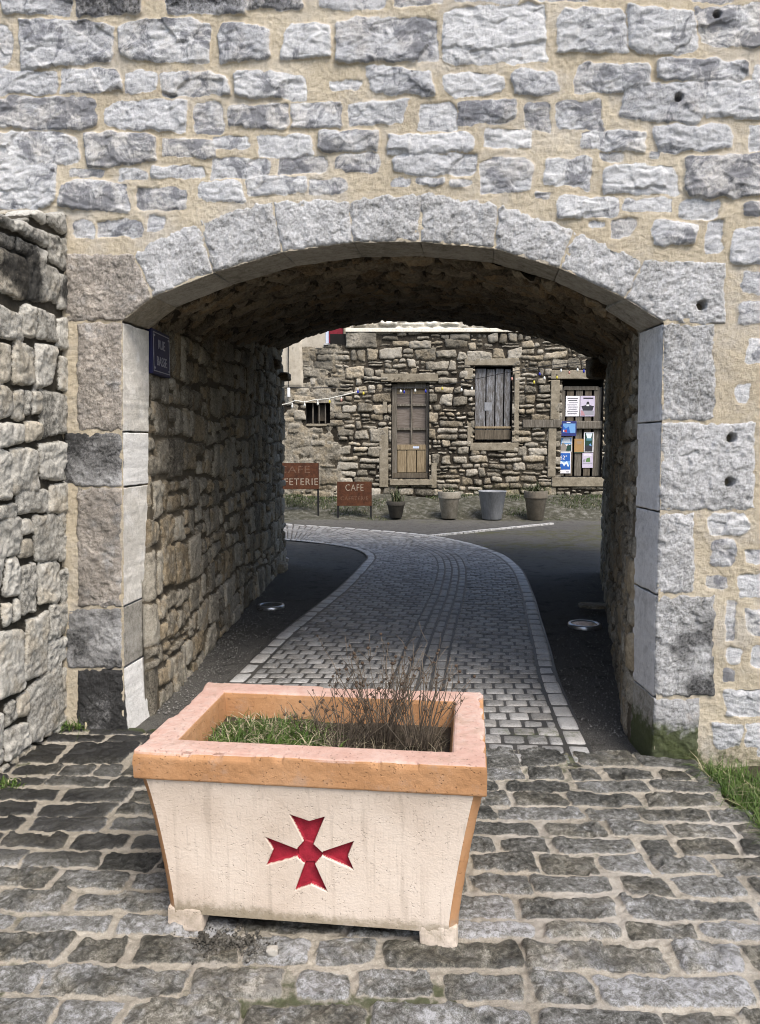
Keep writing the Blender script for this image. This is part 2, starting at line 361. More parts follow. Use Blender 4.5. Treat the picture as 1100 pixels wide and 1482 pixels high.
# planter paints: data = (pink fade, ?, dirt, chip)
def planter_cream():
    t = NT('cream masonry paint')
    n1 = t.noise(3, 6, .6); n2 = t.noise(150, 4, .6)
    vs = t.coord((16, 16, .55)); st = t.noise(2.0, 5, .6, vec=vs)
    c = t.ramp(n1, [(.3, (.54, .445, .36, 1)), (.5, (.635, .54, .45, 1)), (.7, (.69, .60, .51, 1))])
    c = t.mix(t.math('MULTIPLY', t.step(st, .52, .70), .38), c, (.34, .275, .215, 1))
    st2 = t.noise(2.0, 4, .6, vec=t.coord((60, 60, .5))); c = t.mix(t.math('MULTIPLY', t.step(st2, .60, .68), .22), c, (.30, .25, .20, 1))
    n2 = t.math('SUBTRACT', t.math('MULTIPLY', n2, .6), t.math('MULTIPLY', t.pits(115, .27), .7))
    c = t.mix(t.math('MULTIPLY', t.pits(115, .24), .16), c, (.33, .27, .2, 1))
    a = t.n('ShaderNodeAttribute'); a.attribute_name = 'data'
    sp = t.n('ShaderNodeSeparateColor'); t.l(a.outputs['Color'], sp.inputs['Color'])
    d = t.step(t.math('ADD', sp.outputs[2], t.math('MULTIPLY_ADD', t.noise(30, 6, .7), 1.0, -.5)), .3, .85)
    c = t.mix(t.math('MULTIPLY', d, t.math('MINIMUM', t.math('MULTIPLY', sp.outputs[2], 2.5), .75)), c, (.20, .165, .10, 1))
    t.bump(n2, .0026)
    return t.out(c, .85)
def planter_orange():
    t = NT('ochre masonry paint')
    n1 = t.noise(4, 6, .6); n2 = t.noise(95, 5, .65); n3 = t.noise(22, 6, .7)
    a = t.n('ShaderNodeAttribute'); a.attribute_name = 'data'
    sp = t.n('ShaderNodeSeparateColor'); t.l(a.outputs['Color'], sp.inputs['Color'])
    o = t.ramp(n1, [(.3, (.32, .165, .075, 1)), (.5, (.395, .21, .098, 1)), (.7, (.46, .265, .14, 1))])
    pk = t.ramp(t.math('ADD', t.math('MULTIPLY', n1, .5), t.math('MULTIPLY', n3, .5)), [(.3, (.42, .25, .195, 1)), (.5, (.50, .33, .27, 1)), (.68, (.55, .43, .37, 1))])
    c = t.mix(t.step(t.math('ADD', sp.outputs[0], t.math('MULTIPLY_ADD', n3, .5, -.25)), .35, .65), o, pk)
    o = c; c = t.mix(t.math('MULTIPLY', t.step(t.noise(9, 8, .72), .52, .66), .5), o, (.35, .25, .185, 1))
    c = t.mix(t.math('MULTIPLY', t.pits(100, .25), .16), c, (.30, .20, .13, 1))
    n2 = t.math('SUBTRACT', t.math('MULTIPLY', n2, .6), t.math('MULTIPLY', t.pits(100, .28), .7))
    d = t.step(t.math('ADD', sp.outputs[2], t.math('MULTIPLY_ADD', n3, 1.0, -.5)), .35, .8)
    c = t.mix(t.math('MULTIPLY', d, t.math('MINIMUM', t.math('MULTIPLY', sp.outputs[2], 2.5), .8)), c, (.30, .25, .19, 1))
    t.bump(n2, .0042)
    return t.out(c, .85)
M['cream'] = planter_cream(); M['ochre'] = planter_orange()
M['cross'] = simple('red paint', shades((.29, .014, .03), .6, 1.3), 38, .7, .003)

# ------------------------------------------------------------------ masonry reliefs
def mk_stone(poly, h=.0, amp=1.0, rnd=None, tilt=.02, dark=0.):
    return dict(p=np.asarray(poly, float), h=h, amp=amp, rnd=random.random() if rnd is None else rnd,
                tu=random.uniform(-1, 1) * tilt, tv=random.uniform(-1, 1) * tilt, dark=dark)

def rect_stone(u0, v0, u1, v1, jit=.08, **kw):
    j = jit * min(u1 - u0, v1 - v0)
    r = lambda: random.uniform(-j, j)
    return mk_stone([(u0 + r(), v0 + r()), (u1 + r(), v0 + r()), (u1 + r(), v1 + r()), (u0 + r(), v1 + r())], **kw)

def courses(u0, u1, v0, v1, hr, wr, gap, jit=.08, split=.3, hvar=.012, tilt=.03, wav=.25):
    out, v, row = [], v0, 0; hm = (hr[0] + hr[1]) / 2; ph2 = random.uniform(0, 9)
    while v < v1:
        h = random.uniform(*hr); u = u0 - random.uniform(0, wr[0]); ph, ph2 = ph2, random.uniform(0, 9)
        wv = lambda x: wav * hm * (math.sin(x * 1.9 + ph) * .35 + math.sin(x * 4.7 + ph * 2) * .2)
        wv2 = lambda x: wav * hm * (math.sin(x * 1.9 + ph2) * .35 + math.sin(x * 4.7 + ph2 * 2) * .2)
        while u < u1:
            w = random.uniform(*wr) * (.7 + .6 * random.random())
            a, b = u + gap / 2, u + w - gap / 2; lo, hi = v + gap / 2 + wv(u + w / 2), v + h - gap / 2 + wv2(u + w / 2)
            k = dict(h=random.uniform(-hvar, hvar), tilt=tilt, amp=random.uniform(.6, 1.3))
            if random.random() < split and h > hr[0] * 1.15:
                m = lo + (hi - lo) * random.uniform(.38, .62)
                for l2, h2_ in ((lo, m - gap / 2), (m + gap / 2, hi)):
                    k['h'] = random.uniform(-hvar, hvar)
                    if random.random() < .35:
                        q = a + (b - a) * random.uniform(.35, .65)
                        out.append(rect_stone(a, l2, q - gap / 2, h2_, jit, **k)); out.append(rect_stone(q + gap / 2, l2, b, h2_, jit, **k))
                    else: out.append(rect_stone(a, l2, b, h2_, jit, **k))
            else: out.append(rect_stone(a, lo, b, hi, jit, **k))
            u += w
        v += h; row += 1
    return out

def relief(name, us, vs, mapper, stones, mat, parent=None, keep=None, base=-.006, base_amp=.006, base_f=9., grit=.0015,
           warp=(.012, 14.), rk=.012, edge=.02, er=.02, fac=((.012, 16.), (.005, 42.)), fb=(.006, 30.), aa=.006,
           dark=None, moss=None, seed=1, flip=False, strat=1.0, edit=None, grow=0.):
    us, vs = np.asarray(us, f32), np.asarray(vs, f32)
    U, V = np.meshgrid(us, vs, indexing='ij')
    W1 = fbm(U * warp[1], V * warp[1], 3, seed + 5); W2 = fbm(U * warp[1] + 50, V * warp[1] - 31, 3, seed + 9)
    Uw, Vw = U + 2 * warp[0] * W1, V + 2 * warp[0] * W2
    rough = sum(a * facets(Uw * s + 3, Vw * s * strat, seed + 11 + i * 7) for i, (a, s) in enumerate(fac)) + fb[0] * 2 * fbm(U * fb[1], V * fb[1] * strat, 2, seed + 40)
    H = base + base_amp * 2 * fbm(U * base_f, V * base_f, 3, seed + 60) + grit * 2 * fbm(U * 62, V * 62, 1, seed + 70)
    MK = np.zeros_like(U); RN = np.full_like(U, .5); DK = np.zeros_like(U); MS = np.zeros_like(U)
    pad = 2 * warp[0]
    for s in stones:
        p = s['p']
        i0, i1 = np.searchsorted(us, [p[:, 0].min() - pad, p[:, 0].max() + pad]); j0, j1 = np.searchsorted(vs, [p[:, 1].min() - pad, p[:, 1].max() + pad])
        if i1 - i0 < 2 or j1 - j0 < 2: continue
        sl = (slice(i0, i1), slice(j0, j1)); x, y = Uw[sl], Vw[sl]
        acc = 0
        for k in range(len(p)):
            a, b = p[k], p[(k + 1) % len(p)]; e = b - a; L = math.hypot(*e) + 1e-9
            d = (-(x - a[0]) * e[1] + (y - a[1]) * e[0]) / L
            acc = acc + np.exp(np.clip(-d / rk, -40, 40))
        d = grow - rk * np.log(acc)
        c = p.mean(0)
        sh = s['h'] + edge * (1 - np.exp(-np.maximum(d, 0) / er)) + s['tu'] * (x - c[0]) + s['tv'] * (y - c[1]) + rough[sl] * s['amp']
        m = np.clip(d / aa, 0, 1); up = m > MK[sl]
        H[sl] = np.where(up, H[sl] * (1 - m) + sh * m, H[sl]); RN[sl] = np.where(up, s['rnd'], RN[sl])
        DK[sl] = np.where(up, s['dark'], DK[sl]); MK[sl] = np.maximum(MK[sl], m)
    if dark is not None: DK = np.maximum(DK, dark(U, V, MK))
    if moss is not None: MS = moss(U, V, MK)
    if edit is not None: H, MK = edit(U, V, H, MK)
    X = mapper(U, V, H)
    q = grid_quads(len(us), len(vs), flip)
    if keep is not None:
        kq = keep((U[:-1, :-1] + U[1:, 1:]) / 2, (V[:-1, :-1] + V[1:, 1:]) / 2)
        q = q[kq.ravel()]
    return np_mesh(name, np.stack(X, -1), q, mat, parent, data=np.stack([MK, RN, DK, MS], -1).reshape(-1, 4))

def span(*segs):
    """segs: (start, end, step)... joined ascending coordinates"""
    out = []
    for a, b, s in segs: out.append(np.linspace(a, b, max(2, int(round((b - a) / s)) + 1))[:-1])
    return np.concatenate(out + [np.array([segs[-1][1]])])

def inpoly(x, y, poly):
    r = np.zeros(x.shape, bool); n = len(poly)
    for k in range(n):
        (x0, y0), (x1, y1) = poly[k], poly[(k + 1) % n]
        c = ((y0 > y) != (y1 > y)); r ^= c & (x < (x1 - x0) * (y - y0) / ((y1 - y0) or 1e-9) + x0)
    return r

# ------------------------------------------------------------------ the facade frame
WL, WR = ground(178, 1056), ground(948, 1097)
EU = (WR - WL) / np.linalg.norm(WR - WL); EN = np.array([EU[1], -EU[0], 0.])        # outward, towards the viewer
O = WL + EU * (-WL[0] / EU[0])
YAW = math.atan2(EU[1], EU[0])
def fuv(px, py, depth=0.):
    d = ray(px, py); P0 = O - EN * depth
    t = np.dot(P0 - CAM, EN) / np.dot(d, EN); P = CAM + d * t
    return np.array([np.dot(P - O, EU), P[2]])
def fpos(u, v, h): return (O[0] + EU[0] * u + EN[0] * h, O[1] + EU[1] * u + EN[1] * h, v + 0 * u)
def fpt(u, v, h=0.): return np.array([O[0] + EU[0] * u + EN[0] * h, O[1] + EU[1] * u + EN[1] * h, v])

gate = empty('gatehouse', (O[0], O[1], 0), 0, 'pale stone gatehouse wall with a wide segmental archway and vaulted passage', 'building')
GI = -Vector((O[0], O[1], 0))
def to_gate(o): o.location = GI; return o

STN = [(0,-12,105,23),(108,-12,207,22),(240,-10,357,22),(360,-10,440,17),(463,-10,555,15),(-30,38,18,98),(28,30,167,95),(173,29,305,90),(314,37,390,89),(410,37,477,93),(488,26,632,95),
(642,14,795,94),(808,12,902,78),(910,14,1010,78),(1014,11,1115,70),(-10,100,82,138),(90,102,176,135),(178,101,227,133),(235,106,330,138),(340,103,446,142),(478,118,522,130),(533,99,629,136),
(642,107,728,140),(739,100,809,139),(835,92,939,132),(948,84,1083,120),(1091,92,1150,118),(-10,141,140,189),(152,146,273,187),(281,148,322,194),(328,154,414,188),(421,147,494,187),(503,148,588,180),
(604,149,663,185),(664,142,748,180),(761,147,796,193),(805,146,871,191),(900,126,1018,179),(1021,122,1125,170),(-10,192,114,240),(129,193,227,237),(238,203,312,228),(306,196,360,216),(371,195,452,224),
(461,190,552,222),(564,193,688,221),(700,189,768,216),(840,190,936,220),(868,221,902,233),(949,181,1057,222),(1080,181,1140,215),(937,217,953,229),(100,244,152,258),(172,244,215,260),(220,242,296,258),
(305,229,390,256),(403,226,471,251),(484,224,548,250),(571,224,689,254),(695,230,775,276),(789,228,856,270),(876,236,981,277),(993,226,1130,287),(-15,243,84,303),(90,261,184,305),(198,272,271,304),(288,264,353,293),
(356,255,445,281),(447,261,500,279),(567,258,593,269),(600,256,642,269),(649,260,681,270),(775,278,796,290),(810,285,897,315),(902,287,970,307),(983,287,1038,314),(1074,295,1125,316),(104,320,137,345),(140,319,205,342),
(215,312,239,334),(885,316,918,343),(851,322,874,330),(942,320,1009,358),(1022,320,1045,365),(1054,327,1130,386),(1072,398,1120,424),(1068,436,1125,471),(1080,492,1125,530),(1063,555,1083,582),(1026,743,1083,776),
(1028,782,1065,819),(1081,794,1130,818),(1024,833,1053,848),(1067,831,1125,866),(1050,870,1063,930),(1078,886,1130,923),(1050,938,1075,960),(1087,934,1130,967),(1046,967,1067,987),(1048,998,1125,1037),(1030,1044,1074,1085),
(1078,1050,1125,1081),(570,-12,640,8),(660,-12,750,4),(770,-14,850,2),(1000,-14,1060,3)]
fst = []
for (x0, y0, x1, y1) in STN:
    a, b, c_, d_ = fuv(x0, y1), fuv(x1, y1), fuv(x1, y0), fuv(x0, y0)
    big = (x1 - x0) * (y1 - y0) > 2500
    j = .15 * min(b[0] - a[0], d_[1] - a[1]); r = lambda: random.uniform(-j, j)
    dk = 0.32 * max(0, random.gauss(.1, .6)) if y0 < 120 else 0.05 * random.random()
    pg = []
    for kk, p in enumerate((a, b, c_, d_)):
        if random.random() < .38:                                         # a broken corner
            pn, pp = (a, b, c_, d_)[(kk + 1) % 4], (a, b, c_, d_)[kk - 1]; tt_ = random.uniform(.12, .3)
            pg += [p + (pp - p) * tt_ * random.uniform(.3, 1), p + (pn - p) * tt_ * random.uniform(.3, 1)]
        else: pg.append(p + np.array([r(), r()]))
    fst.append(mk_stone(pg, h=random.uniform(.0, .014) if big else random.uniform(-.006, .006),
                        amp=1.3 if big else .9, tilt=.05, dark=dk))
uW, uE, vT = fuv(-12, 100)[0], fuv(1120, 100)[0], fuv(550, -14)[1]
for s in courses(-4.2, 4.6, 0.0, 5.4, (.13, .24), (.2, .5), .045, jit=.12, split=.25, tilt=.05):
    q = s['p']; 
    if q[:, 0].min() > uE + .03 or q[:, 0].max() < uW - .6 or q[:, 1].min() > vT + .02: fst.append(s)

# opening outline (photo pixels) and its parts
INTR = [(178, 464), (221, 430), (309, 395), (409, 365), (511, 351), (608, 350), (715, 360), (810, 388), (905, 432), (960, 467)]
op_uv = [fuv(*p) for p in INTR] + [fuv(948, 1097) + (0, -.3), fuv(178, 1056) + (0, -.3)]
op_in = [(p[0], p[1]) for p in op_uv]

def pl(*pts): return np.array([fuv(*p) for p in pts])
BLK = []   # name, bottom, right, top, left polylines (uv), reveal side, dark(0..1), material, warm dark settings
def V_(i0, i1, e0, e1, mid=None):
    return (pl(INTR[i0], INTR[i1]), pl(INTR[i1], e1), pl(e0, e1) if mid is None else pl(e0, mid, e1), pl(INTR[i0], e0))
EX = [None, (196, 367), (288, 320), (395, 292), (504, 291), (609, 280), (722, 297), (829, 335), (931, 375)]
for k in range(1, 8):
    b, r_, t_, l_ = V_(k, k + 1, EX[k], EX[k + 1], ((EX[k][0] + EX[k + 1][0]) / 2, (EX[k][1] + EX[k + 1][1]) / 2 - 3))
    BLK.append(('voussoir', b, r_, t_, l_, 'bottom', .1 if k not in (5, 6) else .22, 'soffit', 0))
BLK.append(('springer', pl((95, 466), (178, 464)), pl((178, 464), (221, 430), (196, 367)), pl((95, 365), (196, 367)), pl((95, 466), (95, 365)), 'right', .05, 'soffit', 1))
BLK.append(('springer', pl((960, 467), (1050, 470)), pl((1050, 470), (1050, 380)), pl((931, 375), (1050, 380)), pl((960, 467), (905, 432), (931, 375)), 'left', .08, 'soffit', 0))
def jamb(x0, y0, x1, y1, side, dk, mt='reveal', warm=0, x0b=None, x1b=None):
    x0b = x0 if x0b is None else x0b; x1b = x1 if x1b is None else x1b
    BLK.append(('jamb_stone', pl((x0b, y1), (x1b, y1)), pl((x1b, y1), (x1, y0)), pl((x0, y0), (x1, y0)), pl((x0b, y1), (x0, y0)), side, dk, mt, warm))
jamb(112, 467, 178, 624, 'right', .3, 'reveal', 1); jamb(92, 626, 178, 704, 'right', .66, 'reveal'); jamb(112, 706, 177, 878, 'right', .45, 'reveal', 1)
jamb(96, 880, 177, 967, 'right', .58, 'soffit'); jamb(112, 969, 177, 1075, 'right', .85, 'reveal', 0, 112, 186)
jamb(959, 469, 1035, 609, 'left', .08, 'reveal_grey', 0, 956); jamb(956, 611, 1093, 740, 'left', .22, 'reveal_grey', 0, 953)
jamb(953, 742, 1006, 860, 'left', .1, 'reveal_grey', 0, 949); jamb(949, 862, 1036, 1008, 'left', .72, 'reveal_grey', 0, 946, 1034)
jamb(946, 1010, 1012, 1115, 'left', .52, 'soffit', 0, 942)

RD = .30
uLf, uRf = fuv(178, 760)[0], fuv(950, 860)[0]
uL2, uR2 = fuv(215, 760, RD)[0], fuv(917, 860, RD)[0]
dsh = {'right': uL2 - uLf, 'left': uR2 - uRf, 'bottom': 0.}

def coons(B, Rr, T, L, nu, nv):
    def rs(P, n):
        d = np.r_[0, np.cumsum(np.linalg.norm(np.diff(P, axis=0), axis=1))]; s = np.linspace(0, d[-1], n)
        return np.stack([np.interp(s, d, P[:, k]) for k in range(2)], -1)
    b, t, l, r_ = rs(B, nu), rs(T, nu), rs(L, nv), rs(Rr, nv)
    s = np.linspace(0, 1, nu)[:, None, None]; w = np.linspace(0, 1, nv)[None, :, None]
    S = (1 - w) * b[:, None] + w * t[:, None] + (1 - s) * l[None] + s * r_[None]
    return S - ((1 - s) * (1 - w) * b[0] + s * (1 - w) * b[-1] + (1 - s) * w * t[0] + s * w * t[-1])

HOLES = [(1015, 442), (1058, 634), (1055, 698)]
def dressed(name, B, Rr, T, L, side, dk, smat, warm, idx):
    ln = lambda P: np.linalg.norm(np.diff(P, axis=0), axis=1).sum()
    nu = max(6, int(max(ln(B), ln(T)) / .006)); nv = max(6, int(max(ln(L), ln(Rr)) / .006))
    g_ = .0012; S = coons(B, Rr, T, L, nu, nv)
    c = S.reshape(-1, 2).mean(0); 
    U, V = S[..., 0].copy(), S[..., 1].copy()
    # joints: shrink by 3 mm, ragged edges
    ext = np.array([np.ptp(U), np.ptp(V)]); U += (c[0] - U) * (g_ / ext[0]) * 2; V += (c[1] - V) * (g_ / ext[1]) * 2
    U2 = U + .010 * fbm(U * 22, V * 22, 3, 400 + idx) * 2; V2 = V + .012 * fbm(U * 26 + 9, V * 26, 3, 430 + idx) * 2
    wj = .25 if side else 1
    ii, jj = np.meshgrid(np.linspace(0, 1, nu), np.linspace(0, 1, nv), indexing='ij')
    rev = {'bottom': 1 - jj, 'right': ii, 'left': 1 - ii}[side]
    k = 1 - sstep(.75, 1, rev) * .75
    if name == 'voussoir': k = k * (1 + 1.0 * sstep(.6, 1, jj))
    U, V = U + (U2 - U) * k, V + (V2 - V) * k
    de = np.minimum(np.minimum(ii, 1 - ii) * ext[0], np.minimum(jj, 1 - jj) * ext[1])
    H = .012 + .010 * facets(U * 26, V * 26, 500 + idx) + .016 * fbm(U * 34, V * 34, 4, 520 + idx, .6) + .008 * fbm(U * 5, V * 5, 2, 530) - .012 * np.exp(-de / .008)
    for hx, hy in HOLES:
        hp = fuv(hx, hy); r = np.hypot(U - hp[0], V - hp[1]); H -= .09 * (1 - sstep(.016, .024, r))
    DKF = dk * (.85 + 1.1 * fbm(U * 6, V * 6, 3, 540 + idx)) + 0 * U
    MSF = np.zeros_like(U)
    bx = fuv(980, 1060); 
    if name == 'jamb_stone':
        MSF = .9 * sstep(.35, .02, V) * (U > 0) + .25 * sstep(.25, .0, V) * (U < 0)
        if dk > .6 and U.mean() > 0: DKF = .62 * sstep(-.08, .34, (U - uRf) * 1.2 + fbm(U * 9, V * 9, 4, 8) * .9) * sstep(1.0, .6, V)
    base_v = np.stack(fpos(U, V, H), -1).reshape(-1, 3)
    data = np.stack([np.ones_like(U), np.full_like(U, .41 if warm else random.choice([.30, .43, .45, .56, .58, .70])), DKF, MSF], -1).reshape(-1, 4)
    q = grid_quads(nu, nv)[:, :]
    mi = [0] * len(q)
    gi = np.arange(nu * nv).reshape(nu, nv)
    loop = np.concatenate([gi[:-1, 0], gi[-1, :-1], gi[:0:-1, -1], gi[0, :0:-1]])
    tags = (['bottom'] * (nu - 1) + ['right'] * (nv - 1) + ['top'] * (nu - 1) + ['left'] * (nv - 1))
    deps = [.02, .05, .09, .14, .19, .24, RD]
    verts = [base_v]; dats = [data]; quads = [q]; prev = loop; nb = nu * nv
    lu, lv = U.ravel()[loop], V.ravel()[loop]
    for d in deps:
        sh = dsh[side] * d / RD
        nz = .0035 * fbm(lu * 22 + lv * 22, lu * 9 - lv * 9 + d * 38, 3, 600 + idx) * 2 * (d < RD)
        cu, cv = lu + sh + nz, lv + nz
        verts.append(np.stack(fpos(cu, cv, -d), -1)); dd = data[loop].copy(); dd[:, 2] *= .5 if side != 'right' or dk < .8 else .2; dats.append(dd)
        cur = np.arange(nb, nb + len(loop)); nb += len(loop)
        quads.append(np.stack([prev, cur, np.roll(cur, -1), np.roll(prev, -1)], -1)); prev = cur
        mi += [1 if (t == side or (name == 'springer' and side == 'right' and t == 'right')) else 0 for t in tags]
    o = np_mesh(name, np.concatenate(verts), np.concatenate(quads)[:, ::1], [M['dressed'], M[smat]], gate, data=np.concatenate(dats), mi=mi)
    return to_gate(o)
for i, b in enumerate(BLK):
    o = dressed(*b, idx=i * 3)
    if i == 7: o['label'] = 'brownish springer stone at the left end of the arch'
    if b[6] > .8: o['label'] = 'blackened jamb stone with a limewashed reveal'

blk_polys = []
for b in BLK:
    P = np.concatenate([b[1], b[2][1:], b[3][::-1][1:], b[4][::-1][1:]]); c = P.mean(0)
    blk_polys.append(c + (P - c) * (1 - .03 / np.maximum(np.linalg.norm(P - c, axis=1), .05))[:, None])
def keep_facade(u, v):
    k = ~inpoly(u, v, op_in)
    for P in blk_polys: k &= ~inpoly(u, v, [tuple(x) for x in P])
    return k
def dark_facade(U, V, MK):
    d = .62 * sstep(3.35, 3.75, V) * sstep(.35, .6, vnoise(U * 1.7 + 3, V * 2.4, 77)) * (.35 + .65 * MK)
    gx, gv = fuv(690, 120)
    d = np.maximum(d, .5 * np.exp(-(((U - gx) / .22) ** 2 + ((V - gv) / .16) ** 2)) * (.5 + fbm(U * 8, V * 8, 3, 5)))
    return d + .25 * sstep(.3, 0, V) 
def moss_facade(U, V, MK): return .5 * sstep(.28, 0, V) * (U > 0)
def edit_facade(U, V, H, MK):
    for hx, hy in ((981, 143), (1037, 22)):
        hp = fuv(hx, hy); r = np.hypot(U - hp[0], V - hp[1]); H = H - .08 * (1 - sstep(.012, .02, r))
    return H, MK
to_gate(relief('facade', span((-4, -2.2, .02), (-2.2, 2.35, .0052), (2.35, 4.4, .02)), span((-.1, 4.25, .0052), (4.25, 5.2, .02)), fpos, fst, M['facade'], gate,
        keep=keep_facade, dark=dark_facade, moss=moss_facade, edit=edit_facade, base=.004, base_amp=.008, base_f=7, grit=.0022,
        edge=.007, er=.010, fac=((.014, 5.), (.006, 13.)), fb=(.0035, 30.), warp=(.016, 19.), rk=.005, aa=.011, grow=.007, seed=3, strat=1.7))

# ------------------------------------------------------------------ the passage behind the arch
AL, AR = fpt(uL2 + .006, 0, -RD + .01), fpt(uR2 - .006, 0, -RD + .01)
BL, BR = ground(412, 815), ground(871, 826)
ZL0, ZR0, ZC0 = fuv(200, 468, .15)[1], fuv(940, 470, .15)[1], fuv(560, 350)[1] + .01
ZL1, ZR1 = at_y(410, 503, BL[1])[2], at_y(868, 528, BR[1])[2]
ZC1 = at_y(600, 463, (BL[1] + BR[1]) / 2)[2]
def wall_map(A, B, sgn):
    e = (B - A)[:2]; L = np.hypot(*e); e = e / L; n = np.array([e[1], -e[0]]) * sgn
    return L, lambda U, V, H: (A[0] + e[0] * U + n[0] * H, A[1] + e[1] * U + n[1] * H, V + 0 * U), e, n
LL, mapL, eL, nL = wall_map(AL, BL, 1); LR, mapR, eR, nR = wall_map(AR, BR, -1)
kw = dict(base=-.012, base_amp=.008, edge=.018, er=.010, fac=((.014, 9.), (.008, 24.)), fb=(.008, 26.), warp=(.014, 12.), rk=.009)
def edit_t(U, V, H, MK):
    k = sstep(-.045, .035, U); H = np.where(U < .10, np.maximum(H, .0), H)
    return H * k - .03 * (1 - k), MK
def moss_low(U, V, MK): return .35 * sstep(.3, 0, V)
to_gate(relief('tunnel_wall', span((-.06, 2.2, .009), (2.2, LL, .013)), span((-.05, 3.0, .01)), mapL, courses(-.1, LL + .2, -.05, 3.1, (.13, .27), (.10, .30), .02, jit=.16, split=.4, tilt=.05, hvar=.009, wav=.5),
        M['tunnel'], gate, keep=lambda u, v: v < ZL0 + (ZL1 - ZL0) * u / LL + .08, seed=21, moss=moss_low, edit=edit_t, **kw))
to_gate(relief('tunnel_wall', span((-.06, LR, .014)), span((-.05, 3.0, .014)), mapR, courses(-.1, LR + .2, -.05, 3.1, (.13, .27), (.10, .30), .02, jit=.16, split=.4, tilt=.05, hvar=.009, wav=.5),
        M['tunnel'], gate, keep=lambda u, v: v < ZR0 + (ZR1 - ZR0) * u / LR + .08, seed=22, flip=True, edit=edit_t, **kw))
# vault: q across 0..1, w along 0..1
def vault_map(U, V, H):
    w, q = U / 5.6, V / 3.2
    L = AL[None, None] * (1 - w[..., None]) + BL[None, None] * w[..., None]; Rr = AR[None, None] * (1 - w[..., None]) + BR[None, None] * w[..., None]
    zl, zr, zc = ZL0 + (ZL1 - ZL0) * w, ZR0 + (ZR1 - ZR0) * w, ZC0 + (ZC1 - ZC0) * w
    x = L[..., 0] + (Rr - L)[..., 0] * q; y = L[..., 1] + (Rr - L)[..., 1] * q
    rise = zc - (zl + zr) / 2
    z = zl * (1 - q) + zr * q + rise * (1 - np.abs(2 * q - 1) ** 2.3)
    return x, y, z - H
vs_ = courses(0, 3.3, 0, 5.7, (.10, .22), (.12, .30), .024, jit=.16, split=.3, tilt=.1)
for s in vs_: s['p'] = s['p'][:, ::-1][::-1].copy()
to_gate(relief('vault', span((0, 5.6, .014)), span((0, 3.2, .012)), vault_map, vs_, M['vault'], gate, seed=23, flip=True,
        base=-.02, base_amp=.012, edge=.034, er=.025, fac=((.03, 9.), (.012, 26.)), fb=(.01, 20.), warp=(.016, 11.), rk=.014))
# the mass of the building around the passage
def prism(mb, poly, z0, z1):
    n = len(poly); vs = [(p[0], p[1], z0) for p in poly] + [(p[0], p[1], z1) for p in poly]
    mb.add(vs, [tuple(range(n - 1, -1, -1)), tuple(range(n, 2 * n))] + [(i, (i + 1) % n, n + (i + 1) % n, n + i) for i in range(n)])
F0, F1 = fpt(-4, 0, -.06), fpt(4.4, 0, -.06); GB0, GB1 = BL + (BL - BR) / np.linalg.norm(BL - BR) * 2.6, BR + (BR - BL) / np.linalg.norm(BR - BL) * 2.6
ALb, ARb = fpt(uL2 - .16, 0, -.06), fpt(uR2 + .16, 0, -.06)
mb = MB(); prism(mb, [F0, ALb, BL - np.r_[nL, 0] * .1, GB0], -.1, 5.2); prism(mb, [ARb, F1, GB1, BR - np.r_[nR, 0] * .1], -.1, 5.2)
prism(mb, [fpt(uL2 - .3, 0, -.06), fpt(uR2 + .3, 0, -.06), BR + np.array([.3, -.05, 0]), BL + np.array([-.3, -.05, 0])], 3.25, 5.19)
N = 24; vv, ff = [], []
for k in range(N + 1):
    q = k / N; x, y, z = (float(a[0, 0]) for a in vault_map(np.array([[5.6]]), np.array([[3.2 * q]]), np.array([[0.]])))
    vv += [(x, y - .06, z - .0), (x, y - .06, 3.4)]
    if k: ff.append((2 * k - 2, 2 * k, 2 * k + 1, 2 * k - 1))
mb.add(vv, ff); to_gate(mb.build('masonry_core', M['trim_stone'], gate))

def rough_block(name, c, sx, sy, sz, mat, parent=None, rz=0, seed=0, amp=.12, n=10, rnd=.4, pw_=5, dirt=0.):
    """a rough stone: rounded box, noise displaced"""
    out, qs, off = [], [], 0
    t = np.linspace(-1, 1, n)
    A, B = np.meshgrid(t, t, indexing='ij'); one = np.ones_like(A)
    for X, fl in (((A, B, one), 0), ((A, B, -one), 1), ((A, one, B), 1), ((A, -one, B), 0), ((one, A, B), 0), ((-one, A, B), 1)):
        out.append(np.stack(X, -1).reshape(-1, 3)); qs.append(grid_quads(n, n, bool(fl)) + off); off += n * n
    P = np.concatenate(out); nr = np.linalg.norm(P, ord=pw_, axis=1, keepdims=True); P = P / nr
    nz = fbm(P[:, 0] * 1.7 + P[:, 2] * 1.1 + seed, P[:, 1] * 1.7 - P[:, 2] * .8 + seed * 3, 4, seed) * 2 + facets(P[:, 0] * 2 + P[:, 2] + seed, P[:, 1] * 2 - P[:, 2], seed + 4)
    P = P * (1 + amp * nz[:, None]) * np.array([sx, sy, sz]) / 2
    ca, sa = math.cos(rz), math.sin(rz)
    P = np.stack([P[:, 0] * ca - P[:, 1] * sa, P[:, 0] * sa + P[:, 1] * ca, P[:, 2]], -1) + np.asarray(c)
    o = np_mesh(name, P, np.concatenate(qs), mat, parent, data=np.tile([1 if not dirt else 0, rnd, dirt, 0], (len(P), 1)))
    return o
# corbel stones at the far ends of the passage
for i, (px, py, w_, h_, y_) in enumerate(((405, 545, .26, .10, BL[1] - .15), (388, 527, .3, .11, BL[1] - .7), (872, 533, .34, .24, BR[1] - .25))):
    p = at_y(px, py, y_); to_gate(rough_block('corbel_stone', p, w_, .3, h_, M['vault'], gate, seed=40 + i, rnd=.25))

